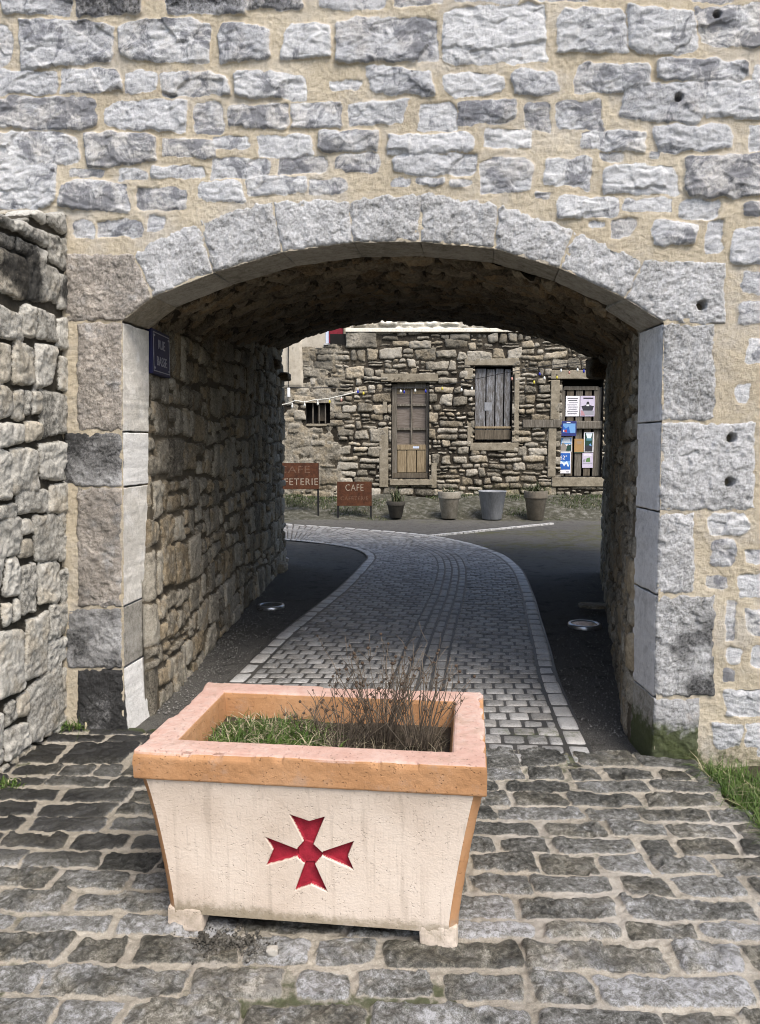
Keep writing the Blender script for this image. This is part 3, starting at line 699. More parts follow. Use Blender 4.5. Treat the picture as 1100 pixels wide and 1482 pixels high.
# ------------------------------------------------------------------ dry stone wall at the left
G1, G2 = fpt(*[fuv(94, 1062)[0], 0, 0]), ground(0, 1118)
dd = (G2 - G1)[:2]; dd /= np.hypot(*dd); dn = np.array([-dd[1], dd[0]])
if dn[0] < 0: dn = -dn
def dsw_top(s): return np.maximum(2.70 - .27 * s, 2.25) + .02 * np.sin(s * 9) + .015 * np.sin(s * 23 + 1)
def dsw_map(U, V, H):
    T = dsw_top(U); over = np.maximum(V - T, 0); z = np.minimum(V, T)
    hh = np.where(over > 0, 0, H); back = over
    return G1[0] + dd[0] * U + dn[0] * (hh - back + .045 * z), G1[1] + dd[1] * U + dn[1] * (hh - back + .045 * z), z + np.where(over > 0, H * .5, 0)
def dsw_dark(U, V, MK):
    z0 = 2.22 + .05 * np.sin(U * 14); return (.30 + .42 * sstep(.3, .65, vnoise(U * 6, V * 7, 155))) * sstep(z0 - .05, z0 + .06, V) + .15 * sstep(.5, .1, V)
st = courses(-.05, 4.2, -.1, 2.20, (.15, .33), (.13, .29), .012, jit=.14, split=.34, hvar=.005, tilt=.015, wav=.6)
st += courses(-.05, 4.2, 2.22, 3.4, (.16, .28), (.2, .5), .012, jit=.14, split=.25, hvar=.008, tilt=.03)
tag(relief('dry_stone_wall', span((-.02, 1.3, .006), (1.3, 4.0, .014)), span((-.1, 3.3, .007)), dsw_map, st, M['drystone'], None, seed=31, flip=True,
           base=-.019, base_amp=.012, edge=.014, er=.008, fac=((.013, 8.), (.008, 22.), (.005, 50.)), fb=(.007, 30.), warp=(.012, 14.), rk=.008, aa=.006, dark=dsw_dark,
           moss=lambda U, V, MK: .35 * sstep(.12, 0, V)), 'rough grey dry stone wall with a blackened top, meeting the gatehouse at the left', 'wall')

# ------------------------------------------------------------------ ground
me = MB().add([(-400, -400, -.12), (400, -400, -.12), (400, 400, -.12), (-400, 400, -.12)], [(0, 1, 2, 3)])
tag(me.build('ground', M['earth']), kind='structure')
# forecourt setts: rows bounded by photo rows
rows_px = [1108, 1126, 1143, 1164, 1185, 1207, 1233, 1260, 1292, 1328, 1356, 1400, 1450, 1500, 1560, 1640, 1750, 1900]
ys = [4.4, 4.28, 4.16, 4.05, 3.93, 3.82] + [ground(900, p)[1] for p in rows_px]
YC = -.02                                                             # the rows follow the wall a little
fo = []
for k in range(len(ys) - 1):
    a, b = ys[k + 1], ys[k]; u = -2.4 - random.random() * .2; gp = .010 + .005 * random.random()
    if k < 6: gp = .012
    while u < 1.56:
        w = random.uniform(.13, .38) * (1.0 if k < 14 else 1.2)
        if u + w > 1.6: w = max(1.6 - u, .1)
        g1 = random.uniform(.5, 1.8) * gp
        fo.append(rect_stone(u + g1 / 2, a + gp / 2, u + w - g1 / 2, b - gp / 2, .12, h=random.uniform(-.005, .005), tilt=.035, amp=random.uniform(.6, 1.4),
                             rnd=random.random() * (.85 if k < 15 else 1.0) + (.32 if k > 13 else 0)))
        u += w
def fo_map(U, V, H): return U, V + YC * U, H - .004
def wall_y(x): return O[1] + EU[1] / EU[0] * (x - O[0])
def fo_keep(u, v):
    y = v + YC * u
    wl = G1[0] + (y - G1[1]) * dd[0] / dd[1] - .12
    return (y < wall_y(u) + .03 + .02 * np.sin(u * 17) + .012 * np.sin(u * 41)) & (u > wl) & (u < 1.545 + .03 * np.sin(v * 7) + .02 * np.sin(v * 19))
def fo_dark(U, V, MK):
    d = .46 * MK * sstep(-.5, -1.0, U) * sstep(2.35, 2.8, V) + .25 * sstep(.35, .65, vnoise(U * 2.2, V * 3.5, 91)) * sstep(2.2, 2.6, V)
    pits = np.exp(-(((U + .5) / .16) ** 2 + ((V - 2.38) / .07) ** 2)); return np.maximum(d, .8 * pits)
def fo_moss(U, V, MK):
    j = 1 - MK
    m = .42 * j * sstep(.45, .7, vnoise(U * 2.5 + 4, V * 3.2, 95)) + .5 * np.exp(-((V - wall_y(U)) / .05) ** 2) * sstep(.4, .7, vnoise(U * 4, V, 96))
    for (mx, my, s_) in ((-1.05, 2.02, .06), (.14, 2.03, .07), (.2, 2.0, .05), (-1.72, 3.5, .1), (.05, 1.98, .06)):
        m = np.maximum(m, .6 * np.exp(-((U - mx) ** 2 + (V - my) ** 2) / s_ ** 2) * (1.3 - MK) * sstep(.3, .6, vnoise(U * 25, V * 25, 99)))
    return m + .22 * sstep(.5, .75, vnoise(U * 1.2, V * 1.6 + 7, 98))
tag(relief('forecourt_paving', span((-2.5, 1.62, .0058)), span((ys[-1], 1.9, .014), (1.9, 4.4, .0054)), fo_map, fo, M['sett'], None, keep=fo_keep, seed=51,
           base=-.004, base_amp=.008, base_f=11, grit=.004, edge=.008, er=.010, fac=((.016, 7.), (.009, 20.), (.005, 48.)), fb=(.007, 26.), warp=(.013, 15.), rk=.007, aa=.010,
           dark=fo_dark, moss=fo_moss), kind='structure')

# asphalt lane and yard: a fine sheet, gravelly beside the walls
xs, yv = np.linspace(-9, 10, 260), span((3.5, 10, .05), (10, 15.75, .12))
X, Y = np.meshgrid(xs, yv, indexing='ij')
Z = -.022 + .012 * fbm(X * 1.3, Y * 1.3, 4, 61) - .02 * sstep(4.1, 3.9, Y)
grav = np.zeros_like(X)
lw = AL[0] + (Y - AL[1]) * eL[0] / eL[1]; rw = AR[0] + (Y - AR[1]) * eR[0] / eR[1]
grav = np.exp(-np.abs(X - lw) / .22) * .7 + np.exp(-np.abs(X - rw) / .1) * .4 + .8 * sstep(14.2, 15.2, Y) + .35 * sstep(.4, .7, vnoise(X * .8, Y * .8, 63)) * sstep(9, 11, Y)
mo_ = .9 * np.exp(-(((X - 2.6) / 1.0) ** 2 + ((Y - 11.6) / .5) ** 2)) + .7 * sstep(14.6, 15.5, Y) * sstep(.35, .7, vnoise(X * 2, Y * 2, 64))
k = ((Y[:-1, :-1] > wall_y(X[:-1, :-1]) - .06))
mo_ = np.maximum(mo_, .75 * sstep(.38, .62, vnoise(X * .9 + 3, Y * 1.2, 65)) * sstep(9.8, 11, Y) * sstep(1.0, 1.8, X))
tag(np_mesh('asphalt', np.stack([X, Y, Z], -1), grid_quads(len(xs), len(yv))[k.ravel()], M['asphalt'], data=np.stack([grav, grav, grav, mo_], -1).reshape(-1, 4)), kind='structure')

# cobbled road
LP = [(215, 1085), (330, 985), (400, 920), (445, 885), (491, 849), (523, 817), (531, 804), (511, 793), (468, 786), (418, 781), (360, 778)]
RP = [(866, 1108), (809, 985), (795, 935), (783, 897), (770, 855), (750, 818), (712, 795), (640, 777), (560, 768), (418, 758), (330, 752)]
def spline(P, n):
    P = np.array(P); P = np.vstack([2 * P[0] - P[1], P, 2 * P[-1] - P[-2]]); out = []
    for i in range(1, len(P) - 2):
        t = np.linspace(0, 1, n, endpoint=False)[:, None]; a, b, c, d = P[i - 1], P[i], P[i + 1], P[i + 2]
        out.append(.5 * ((2 * b) + (-a + c) * t + (2 * a - 5 * b + 4 * c - d) * t ** 2 + (-a + 3 * b - 3 * c + d) * t ** 3))
    return np.vstack(out + [P[-2][None]])
Lc = spline([ground(*p)[:2] for p in LP], 30); Rc = spline([ground(*p)[:2] for p in RP], 30)
mid = (Lc + Rc) / 2; sl = np.r_[0, np.cumsum(np.linalg.norm(np.diff(mid, axis=0), axis=1))]
def road(s, t):
    s = np.asarray(s); l = np.stack([np.interp(s, sl, Lc[:, k]) for k in (0, 1)], -1); r = np.stack([np.interp(s, sl, Rc[:, k]) for k in (0, 1)], -1)
    return l + (r - l) * np.asarray(t)[..., None]
sv = np.array([0, .07, .22, .5, .78, .93, 1.]); ring = np.minimum(sv, 1 - sv)
prof = np.where(ring < .01, -.012, np.where(ring < .1, .0005, np.where(ring < .3, .0045, .006)))
PX = np.minimum(prof[:, None], prof[None, :])
cv, cd, cq = [], [], []; off = 0; gq = grid_quads(7, 7)
s = 0.02
def sett(s0, s1, t0, t1, rnd, dk):
    global off
    S, T = np.meshgrid(s0 + (s1 - s0) * sv, t0 + (t1 - t0) * sv, indexing='ij')
    # soften the corners
    P = road(S, T); z = PX + random.uniform(-.003, .003) + random.uniform(-.02, .02) * (S - s0) + random.uniform(-.004, .004) * sv[None, :]
    z = z + .0022 * np.array(np.random.RandomState(off % 99991).rand(7, 7) - .5) - .004
    cx_ = P.mean((0, 1)); cor = (np.abs(sv - .5)[:, None] * 2) ** 4 * (np.abs(sv - .5)[None, :] * 2) ** 4
    P = P + (cx_ - P) * (.09 * cor)[..., None]
    cv.append(np.concatenate([P, z[..., None]], -1).reshape(-1, 3)); cd.append(np.tile([1, rnd, dk, 0], (49, 1))); cq.append(gq + off); off += 49
row = 0
while s < sl[-1] - .14:
    h = .105 * random.uniform(.93, 1.08); p0, p1 = road(s, 0.), road(s, 1.); Wd = np.linalg.norm(p1 - p0)
    cy = road(s, .5)[1]; lowdark = 0.0
    gs, gt = .006, .006 / Wd
    eb, gb = .115 / Wd, .085 / Wd
    cen = .575; c0, c1 = cen - 2 * gb, cen + 2 * gb
    # edge bands run along the road
    def fill(t0, t1, wd, offs):
        n = max(1, int(round((t1 - t0) * Wd / wd))); e = np.linspace(t0, t1, n + 1)
        if offs and n > 1: e = np.r_[t0, (e[:-1] + e[1:]) / 2, t1]
        e[1:-1] += np.array([random.uniform(-.012, .012) / Wd for _ in e[1:-1]])
        for a, b in zip(e[:-1], e[1:]):
            if b - a > .05 / Wd: sett(s + gs / 2, s + h - gs / 2, a + gt / 2, b - gt / 2, random.uniform(.15, .75), 0)
    fill(eb + gt, c0, .125, row % 2); fill(c1, 1 - eb - gt, .125, (row + 1) % 2)
    s += h; row += 1
s = 0.02
while s < sl[-1] - .2:
    Wd = np.linalg.norm(road(s, 1.) - road(s, 0.)); eb, gb, gt = .115 / Wd, .085 / Wd, .008 / Wd; h = random.uniform(.17, .22)
    for a, b, rn in ((0, eb, .78), (1 - eb, 1, .82)): sett(s + .005, s + h - .005, a + gt / 2, b - gt / 2, rn + .25 + random.uniform(-.12, .12), 0)
    for j in range(4):
        a = .575 + (j - 2) * gb; h0 = s + (h * .5 if j % 2 else 0)
        sett(h0 + .004, h0 + h - .004, a + .006 / Wd, a + gb - .006 / Wd, random.uniform(.3, .62), 0)
    s += h
NB = 200; S, T = np.meshgrid(np.linspace(0, sl[-1], NB), np.linspace(-.004, 1.004, 8), indexing='ij'); P = road(S, T)
cv.append(np.concatenate([P, np.full(P.shape[:2] + (1,), -.0065)], -1).reshape(-1, 3)); cd.append(np.tile([0, .5, 0, 0], (NB * 8, 1))); cq.append(grid_quads(NB, 8) + off)
cdv = np.concatenate(cd).astype(float); cvv = np.concatenate(cv)
cdv[:, 3] = .45 * sstep(4.6, 3.9, cvv[:, 1]) * sstep(.35, .7, vnoise(cvv[:, 0] * 5, cvv[:, 1] * 5, 33))
cdv[:, 2] = .35 * sstep(5.2, 4.5, cvv[:, 1]) * sstep(.3, .65, vnoise(cvv[:, 0] * 3 + 8, cvv[:, 1] * 3, 34)) * cdv[:, 0]
tag(np_mesh('cobbled_road', cvv, np.concatenate(cq), M['cobble'], data=cdv), kind='structure')

# painted line of pale setts across the yard
mb = MB(); A_, B_ = ground(600, 777), ground(800, 757)
for k in range(26):
    t0, t1 = k / 26, (k + .93) / 26; a, b = A_ + (B_ - A_) * t0, A_ + (B_ - A_) * t1; n_ = np.array([-(B_ - A_)[1], (B_ - A_)[0], 0]); n_ = n_ / np.linalg.norm(n_) * .045
    zz = .004 + random.uniform(0, .004)
    q = [a - n_, b - n_, b + n_, a + n_]; mb.add([(p[0], p[1], -.03) for p in q] + [(p[0], p[1], zz) for p in q], [(4, 5, 6, 7), (0, 1, 5, 4), (1, 2, 6, 5), (2, 3, 7, 6), (3, 0, 4, 7)])
tag(mb.build('road_marking', M['white_paint'], bevel=.006), kind='structure')

# verge bank below the barn
BY = 17.0
xs, yv = np.linspace(-7, 9, 260), np.linspace(15.2, 17.15, 46); X, Y = np.meshgrid(xs, yv, indexing='ij')
def verge_z(x, y): return -.03 + .40 * sstep(15.35, 17.0, y) * (1 + .25 * fbm(x * .9, y * .9, 3, 71)) + .10 * fbm(x * 3, y * 3, 4, 72) * sstep(15.2, 15.8, y)
tag(np_mesh('verge', np.stack([X, Y, verge_z(X, Y)], -1), grid_quads(260, 46), M['verge']), kind='structure')
# lawn at the right of the forecourt
xs, yv = np.linspace(1.5, 6, 90), np.linspace(.3, 4.0, 80); X, Y = np.meshgrid(xs, yv, indexing='ij')
k = Y[:-1, :-1] < wall_y(X[:-1, :-1]) + .03
tag(np_mesh('lawn_soil', np.stack([X, Y, -.03 + .05 * fbm(X * 3, Y * 3, 3, 73) + .03 * sstep(1.5, 1.9, X)], -1), grid_quads(90, 80)[k.ravel()], M['soil']), kind='structure')

# ------------------------------------------------------------------ grass
def blades(name, roots, h, w, mats, lean=.5, parent=None, straw=0., segs=3, curl=.6):
    n = len(roots); roots = np.asarray(roots, float); rr = np.random.RandomState(n + 3)
    az = rr.rand(n) * 2 * np.pi; L = rr.uniform(h[0], h[1], n); ln = rr.rand(n) ** .8 * lean; wd = rr.uniform(w[0], w[1], n)
    dx, dy = np.cos(az), np.sin(az); fx, fy = -dy, dx
    V, Q = [], []
    for k in range(segs + 1):
        t = k / segs; out = ln * L * (t ** 1.6) * (1 + curl * t); up = L * t * np.sqrt(np.maximum(1 - (ln * t) ** 2 * .8, .05)) - curl * ln * L * .35 * t ** 3
        ww = wd * (1 - t * .92)
        for sgn in (-1, 1): V.append(np.stack([roots[:, 0] + dx * out + sgn * fx * ww / 2, roots[:, 1] + dy * out + sgn * fy * ww / 2, roots[:, 2] + up], -1))
    V = np.stack(V, 1); b = np.arange(n)[:, None] * (2 * (segs + 1))
    for k in range(segs): Q.append(np.concatenate([b + 2 * k, b + 2 * k + 1, b + 2 * k + 3, b + 2 * k + 2], 1))
    Q = np.stack(Q, 1).reshape(-1, 4)
    mi = np.repeat((rr.rand(n) < straw).astype(int), segs)
    return np_mesh(name, V.reshape(-1, 3), Q, mats, parent, mi=mi, smooth=True)
rs = np.random.RandomState(4)
# verge grass, patchy
p = np.stack([rs.uniform(-4, 7, 26000), 15.3 + 1.6 * rs.rand(26000) ** .7], -1)
k = vnoise(p[:, 0] * 1.4, p[:, 1] * 2.2, 81) + .25 * sstep(15.5, 16.8, p[:, 1]) > .62 + .2 * rs.rand(len(p))
p = p[k]; tag(blades('verge_grass', np.c_[p, verge_z(p[:, 0], p[:, 1]) - .01], (.03, .09), (.006, .016), [M['grass_far'], M['straw']], .8, straw=.06), 'short mossy grass on the bank below the barn wall', 'grass', kind='stuff')
# lawn
p = np.stack([1.53 + 2.2 * rs.rand(16000) ** 1.5, rs.uniform(2.2, 3.75, 16000)], -1); k = (p[:, 1] < wall_y(p[:, 0]) - .01) & (vnoise(p[:, 0] * 5, p[:, 1] * 5, 83) + (p[:, 0] - 1.5) * .6 > .42)
p = p[k]; tag(blades('lawn_grass', np.c_[p, np.full(len(p), -.02)], (.03, .12), (.003, .008), [M['grass'], M['straw']], 1.2, straw=.14), 'green grass growing along the right edge of the paving', 'grass', kind='stuff')

# ------------------------------------------------------------------ planter
PL_, PR_ = ground(243, 1341), ground(662, 1373)
pu = (PR_ - PL_) / np.linalg.norm(PR_ - PL_); pyaw = math.atan2(pu[1], pu[0]); pv = np.array([-pu[1], pu[0], 0])
PW = np.linalg.norm(PR_ - PL_)
pc = (PL_ + PR_) / 2 + pv * .30
planter = empty('planter_trough', (pc[0], pc[1], 0), pyaw, 'cream and ochre masonry planter with a recessed red cross, standing before the archway', 'planter')
PH, RB = .600, .508
HX, HY = .545, .342
def hw(z): t = np.clip(z / RB, 0, 1); return PW / 2 + (.536 - PW / 2) * np.clip((t - .10) / .9, 0, 1) ** 1.25 + .006 * np.exp(-(z / .05) ** 2)
def fy_(z): t = np.clip(z / RB, 0, 1); return -.304 - .012 * t - .018 * t ** 5
nz_, nx_ = 190, 330
zz = np.linspace(.052, RB + .004, nz_); aa_ = np.linspace(-1, 1, nx_); A2, Z2 = np.meshgrid(aa_, zz, indexing='ij')
X2 = A2 * (hw(Z2) - .029); Y2 = fy_(Z2)
# recessed cross, mapped from the photo
def p2l(px, py):                                                      # photo pixel -> planter front plane (local x, z)
    nrm = np.array([pv[0], pv[1], 0]); P0 = pc - pv * .312; d = ray(px, py); t = np.dot(P0 - CAM, nrm) / np.dot(d, nrm); P = CAM + d * t
    return np.array([np.dot(P - pc, pu), P[2]])
CS = 150 / 1100.
def cpx(x, y): return p2l(380 + x * CS, 1160 + y * CS)
ARMS = [[(290, 125), (500, 200), (668, 148), (535, 470), (440, 440)], [(972, 418), (905, 585), (968, 735), (635, 590), (635, 535)],
        [(690, 975), (515, 895), (335, 960), (445, 655), (548, 655)], [(25, 372), (108, 515), (35, 688), (385, 590), (380, 515)],
        [(440, 436), (535, 468), (632, 560), (545, 662), (448, 660), (372, 590), (378, 505)]]
armp = [[tuple(cpx(*q)) for q in a] for a in ARMS]
cc_ = np.mean(armp[4], axis=0); armp[4] = [tuple(cc_ + (np.array(q) - cc_) * 1.13) for q in armp[4]]
def sdist(X, Y, poly):
    ins = inpoly(X, Y, poly); d = np.full(X.shape, 9.)
    for k in range(len(poly)):
        a, b = np.array(poly[k]), np.array(poly[(k + 1) % len(poly)]); e = b - a; t = np.clip(((X - a[0]) * e[0] + (Y - a[1]) * e[1]) / (e @ e), 0, 1)
        d = np.minimum(d, np.hypot(X - a[0] - e[0] * t, Y - a[1] - e[1] * t))
    return np.where(ins, d, -d)
# refine the grid around the emblem
e0, e1 = min(q[0] for a in armp for q in a) - .015, max(q[0] for a in armp for q in a) + .015
g0, g1 = min(q[1] for a in armp for q in a) - .015, max(q[1] for a in armp for q in a) + .015
hwm = float(hw(np.array(.28)) - .029)
aa_ = span((-1, e0 / hwm, .0075), (e0 / hwm, e1 / hwm, .0028), (e1 / hwm, 1, .0075)); zz = span((.052, g0, .0035), (g0, g1, .0013), (g1, RB + .004, .0035))
A2, Z2 = np.meshgrid(aa_, zz, indexing='ij'); X2 = A2 * (hw(Z2) - .029); Y2 = fy_(Z2)
sd = np.max([sdist(X2, Z2, a) for a in armp[:4]], axis=0); sdc = sdist(X2, Z2, armp[4])
rec = np.maximum(.018 * sstep(-.0005, .0035, sd), .013 * sstep(-.0005, .0035, sdc))
tex = .0008 * fbm(X2 * 70, Z2 * 70, 3, 121) + .002 * fbm(X2 * 5, Z2 * 5, 3, 122)
Y2 = Y2 + rec * (1 + .1 * fbm(X2 * 40, Z2 * 40, 2, 5)) - tex * (1 - .6 * (rec > .002))
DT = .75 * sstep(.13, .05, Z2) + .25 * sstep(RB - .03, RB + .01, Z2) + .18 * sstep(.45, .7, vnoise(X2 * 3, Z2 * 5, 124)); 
ev = np.stack([X2, Y2, Z2], -1).reshape(-1, 3); eq = grid_quads(len(aa_), len(zz)); dat = np.stack([0 * X2, 0 * X2, DT, 0 * X2], -1).reshape(-1, 4)
fc = np.maximum(sd, sdc).ravel()[eq].mean(1) > .0012
upp = np.zeros(len(eq), bool)
np_mesh('cross_emblem', ev, eq[fc], M['cross'], planter)
# body: front panel + back, bottom
front_v, front_q = ev, eq[~fc]
bv, bq, bd = [front_v], [front_q], [dat]; off = len(front_v)
Zb = np.linspace(.052, RB + .004, 30); Ab = np.linspace(-1, 1, 40); A3, Z3 = np.meshgrid(Ab, Zb, indexing='ij')
back = np.stack([A3 * (hw(Z3) - .029), -fy_(Z3), Z3], -1); bv.append(back.reshape(-1, 3)); bq.append(grid_quads(40, 30, True) + off); bd.append(np.tile([0, 0, .2, 0], (1200, 1))); off += 1200
A4, B4 = np.meshgrid(np.linspace(-1, 1, 24), np.linspace(-1, 1, 14), indexing='ij')
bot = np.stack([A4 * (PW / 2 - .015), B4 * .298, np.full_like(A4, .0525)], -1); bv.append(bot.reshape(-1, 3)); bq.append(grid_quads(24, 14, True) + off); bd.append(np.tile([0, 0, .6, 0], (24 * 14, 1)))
np_mesh('body', np.concatenate(bv), np.concatenate(bq), M['cream'], planter, data=np.concatenate(bd))
# ochre side panels with chamfered, concave profile
for sg in (-1, 1):
    tt = np.array([0, .15, .45, 1]); ring_y = []
    Zs = np.linspace(.052, RB + .004, 60); prof_pts = [(-.029, 0.001), (-.016, .008), (-.004, .024), (.0, .034), (-.010, .055), (-.014, .09)]
    cols = [(dx, 'f', dy) for dx, dy in prof_pts] + [(-.016, 'm', 0)] + [(dx, 'b', dy) for dx, dy in prof_pts[::-1]]
    gv = np.zeros((len(cols), 60, 3))
    for ci, (dx, w_, dy) in enumerate(cols):
        y = fy_(Zs) + dy if w_ == 'f' else (-fy_(Zs) - dy if w_ == 'b' else 0 * Zs)
        gv[ci] = np.stack([sg * (hw(Zs) + dx + .0015 * fbm(Zs * 40 + ci, y * 40, 3, 9) * 2), y, Zs], -1)
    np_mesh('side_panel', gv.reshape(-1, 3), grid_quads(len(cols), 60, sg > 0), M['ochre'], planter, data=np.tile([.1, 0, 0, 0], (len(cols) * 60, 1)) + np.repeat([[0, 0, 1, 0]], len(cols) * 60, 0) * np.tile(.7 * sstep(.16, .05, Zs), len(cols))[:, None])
# feet
for sx in (-1, 1):
    for sy in (-1, 1):
        o = rough_block('foot', (sx * (PW / 2 - .059), sy * .256, .030), .118, .10, .084, M['cream'], planter, seed=70 + sx + 3 * sy, amp=.035, n=16, pw_=14, dirt=.5)
# rim: profile swept round the rectangle
prof = [(.045, RB - .003), (.012, RB - .002), (.004, RB - .001), (.001, RB + .002), (0, RB + .006)] + [(0, z) for z in np.linspace(RB + .02, PH - .02, 12)] + [(.0005, PH - .009), (.002, PH - .004), (.006, PH - .001), (.014, PH)] + \
       [(x, PH) for x in np.linspace(.026, .092, 10)] + [(.100, PH - .002), (.106, PH - .008), (.109, PH - .02)] + [(.110 + .012 * k / 8, PH - .03 - .012 * k) for k in range(9)]
def rect_loop(step=.0075):
    P, Nn = [], []
    for (a, b, ax) in (((-1, -1), (1, -1), 0), ((1, -1), (1, 1), 1), ((1, 1), (-1, 1), 0), ((-1, 1), (-1, -1), 1)):
        n = int(2 * (HX if ax == 0 else HY) / step)
        for k in range(n): t = k / n; P.append((a[0] + (b[0] - a[0]) * t, a[1] + (b[1] - a[1]) * t))
    return np.array(P)
RL = rect_loop(); nl = len(RL)
rv, rd_ = np.zeros((len(prof), nl, 3)), np.zeros((len(prof), nl, 4))
arc = np.arange(nl) * .0075
for k, (ins, z) in enumerate(prof):
    x, y = RL[:, 0] * (HX - ins), RL[:, 1] * (HY - ins)
    nz = .0028 * fbm(arc * 45, np.full(nl, z * 45 + ins * 45.), 4, 131) + .0022 * fbm(arc * 5, np.full(nl, z * 6.), 3, 132)
    edgeness = math.exp(-((ins - .004) / .010) ** 2 - ((z - PH + .004) / .014) ** 2)
    chip = .010 * sstep(.66, .84, vnoise(arc * 6, np.full(nl, 2.0), 133)) * edgeness + .006 * sstep(.62, .78, vnoise(arc * 30, np.full(nl, 5.0), 135)) * edgeness
    top = 1.0 if (z >= PH - .003 and ins > .003) else 0.
    nx_l, ny_l = np.where(np.abs(RL[:, 0]) > .9999, np.sign(RL[:, 0]), 0), np.where(np.abs(RL[:, 1]) > .9999, np.sign(RL[:, 1]), 0)
    sgn = -1 if ins > .1 else 1
    side_w = 0 if top else 1
    rv[k, :, 0] = x + nx_l * (sgn * nz * side_w - chip); rv[k, :, 1] = y + ny_l * (sgn * nz * side_w - chip); rv[k, :, 2] = z + nz * top - chip * .8
    pk = np.full(nl, top) if ins <= .1 else np.full(nl, .25 if z > PH - .03 else .05)
    pk = np.maximum(pk, ((.55 * sstep(.5, .8, vnoise(arc * 8, np.full(nl, 8.0), 134))) if z > PH - .013 and ins <= .01 else 0))
    rd_[k, :, 0] = pk; rd_[k, :, 2] = (.16 * sstep(.4, .75, vnoise(arc * 3, np.full(nl, 1.), 136)) + .15) * (top + (ins > .1) * .8)
i = np.arange(len(prof) * nl).reshape(len(prof), nl)
rq = np.stack([i[:-1], np.roll(i, -1, 1)[:-1], np.roll(i, -1, 1)[1:], i[1:]], -1).reshape(-1, 4)
np_mesh('rim', rv.reshape(-1, 3), rq, M['ochre'], planter, data=rd_.reshape(-1, 4), smooth=False)
# soil in the trough
xs, yv = np.linspace(-.43, .43, 80), np.linspace(-.23, .23, 44); X, Y = np.meshgrid(xs, yv, indexing='ij')
SZ = .502
np_mesh('soil', np.stack([X, Y, SZ + .02 * fbm(X * 9, Y * 9, 4, 141) + .012 * fbm(X * 40, Y * 40, 3, 142)], -1), grid_quads(80, 44), M['soil'], planter)
PMt = Matrix.Translation((pc[0], pc[1], 0)) @ Matrix.Rotation(pyaw, 4, 'Z')
def pw(x, y, z): return np.array(PMt @ Vector((x, y, z)))
# weedy grass in the left half
pts = []
for cx_, cy_, n_, s_ in ((-.33, .05, 420, .07), (-.24, -.03, 420, .07), (-.14, .06, 360, .06), (-.34, -.10, 220, .05), (-.08, -.04, 220, .06), (-.20, .13, 280, .06)):
    q = rs.randn(n_, 2) * s_ + (cx_, cy_); pts.append(q)
pts = np.concatenate(pts); pts = pts[(np.abs(pts[:, 0]) < .42) & (np.abs(pts[:, 1]) < .22)]
W3 = np.array([pw(a, b, SZ - .005) for a, b in pts])
tag(blades('planter_grass', W3, (.02, .075), (.003, .009), [M['grass'], M['straw']], 1.4, straw=.3, curl=.9), 'green weedy grass in the left half of the planter trough', 'grass', kind='stuff')
p = np.stack([rs.uniform(-.05, .41, 260), rs.uniform(-.22, .2, 260)], -1); W3 = np.array([pw(a, b, SZ - .005) for a, b in p])
tag(blades('dead_grass', W3, (.03, .10), (.002, .004), [M['straw'], M['stem']], 1.2, straw=.6), 'withered straw lying round the dry stems in the planter', 'grass', kind='stuff')
# dry seed-head plants
def dry_plant(cx_, cy_, n_, spread, hgt, label):
    c0 = pw(cx_, cy_, SZ - .01); root = empty('dry_plant', tuple(c0), 0, label, 'plant', 'withered plants in the planter')
    st_, heads = MB(), []; rr = random.Random(int(cx_ * 1000) + 77)
    def head(p, r):
        heads.append((tuple(p), r))
    for k in range(n_):
        a = rr.uniform(0, 6.28); rad = rr.random() ** .6 * .055; b = Vector((math.cos(a) * rad, math.sin(a) * rad * .8, 0)); h = hgt * rr.uniform(.45, 1.0)
        ln = Vector((math.cos(a), math.sin(a), 0)) * spread * rr.uniform(.1, 1.0) + Vector((rr.uniform(-.04, .04), rr.uniform(-.04, .04), 0))
        P = [b]; m = 7; wob = Vector((0, 0, 0))
        for j in range(1, m + 1):
            t = j / m; wob = wob + Vector((rr.uniform(-1, 1), rr.uniform(-1, 1), 0)) * .0065
            P.append(b + ln * t ** 1.3 + wob + Vector((0, 0, h * t)))
        st_.tube(P, [rr.choice((.0017, .0021, .0028)) * (1 - .6 * j / m) for j in range(m + 1)], 5)
        if rr.random() < .5: head(P[-1], rr.uniform(.003, .007))
        for _ in range(rr.randint(1, 4)):
            j = rr.randint(3, m); q = P[j]; d = Vector((rr.uniform(-1, 1), rr.uniform(-1, 1), rr.uniform(.5, 1.6))).normalized() * rr.uniform(.025, .085)
            st_.tube([q, q + d * .5 + Vector((rr.uniform(-.006, .006), rr.uniform(-.006, .006), 0)), q + d], [.0012, .001, .0007], 4)
            if rr.random() < .22: head(q + d, rr.uniform(.003, .006))
    st_.build('stem', M['stem'], root, True); proto = None
    for p_, r in heads:
        if proto is None: proto = sh_o = MB().lathe([(.05, -1), (.75, -.62), (1, 0), (.72, .62), (.05, 1)], 8).build('seed_head', M['seed'], root, True)
        else: sh_o = proto.copy(); col.objects.link(sh_o); sh_o.parent = root
        sh_o.location = p_; sh_o.scale = (r, r, r)
dry_plant(.06, -.02, 26, .17, .24, 'low withered plant with round seed heads, at the middle of the planter')
dry_plant(.19, .04, 52, .17, .36, 'tall dense tangle of withered stems beside the right end of the planter')
dry_plant(.32, .0, 42, .17, .35, 'withered stems leaning over the right inner edge of the planter')
dry_plant(-.08, .10, 12, .09, .13, 'short dead stalk bunch between the grass and the withered stems')

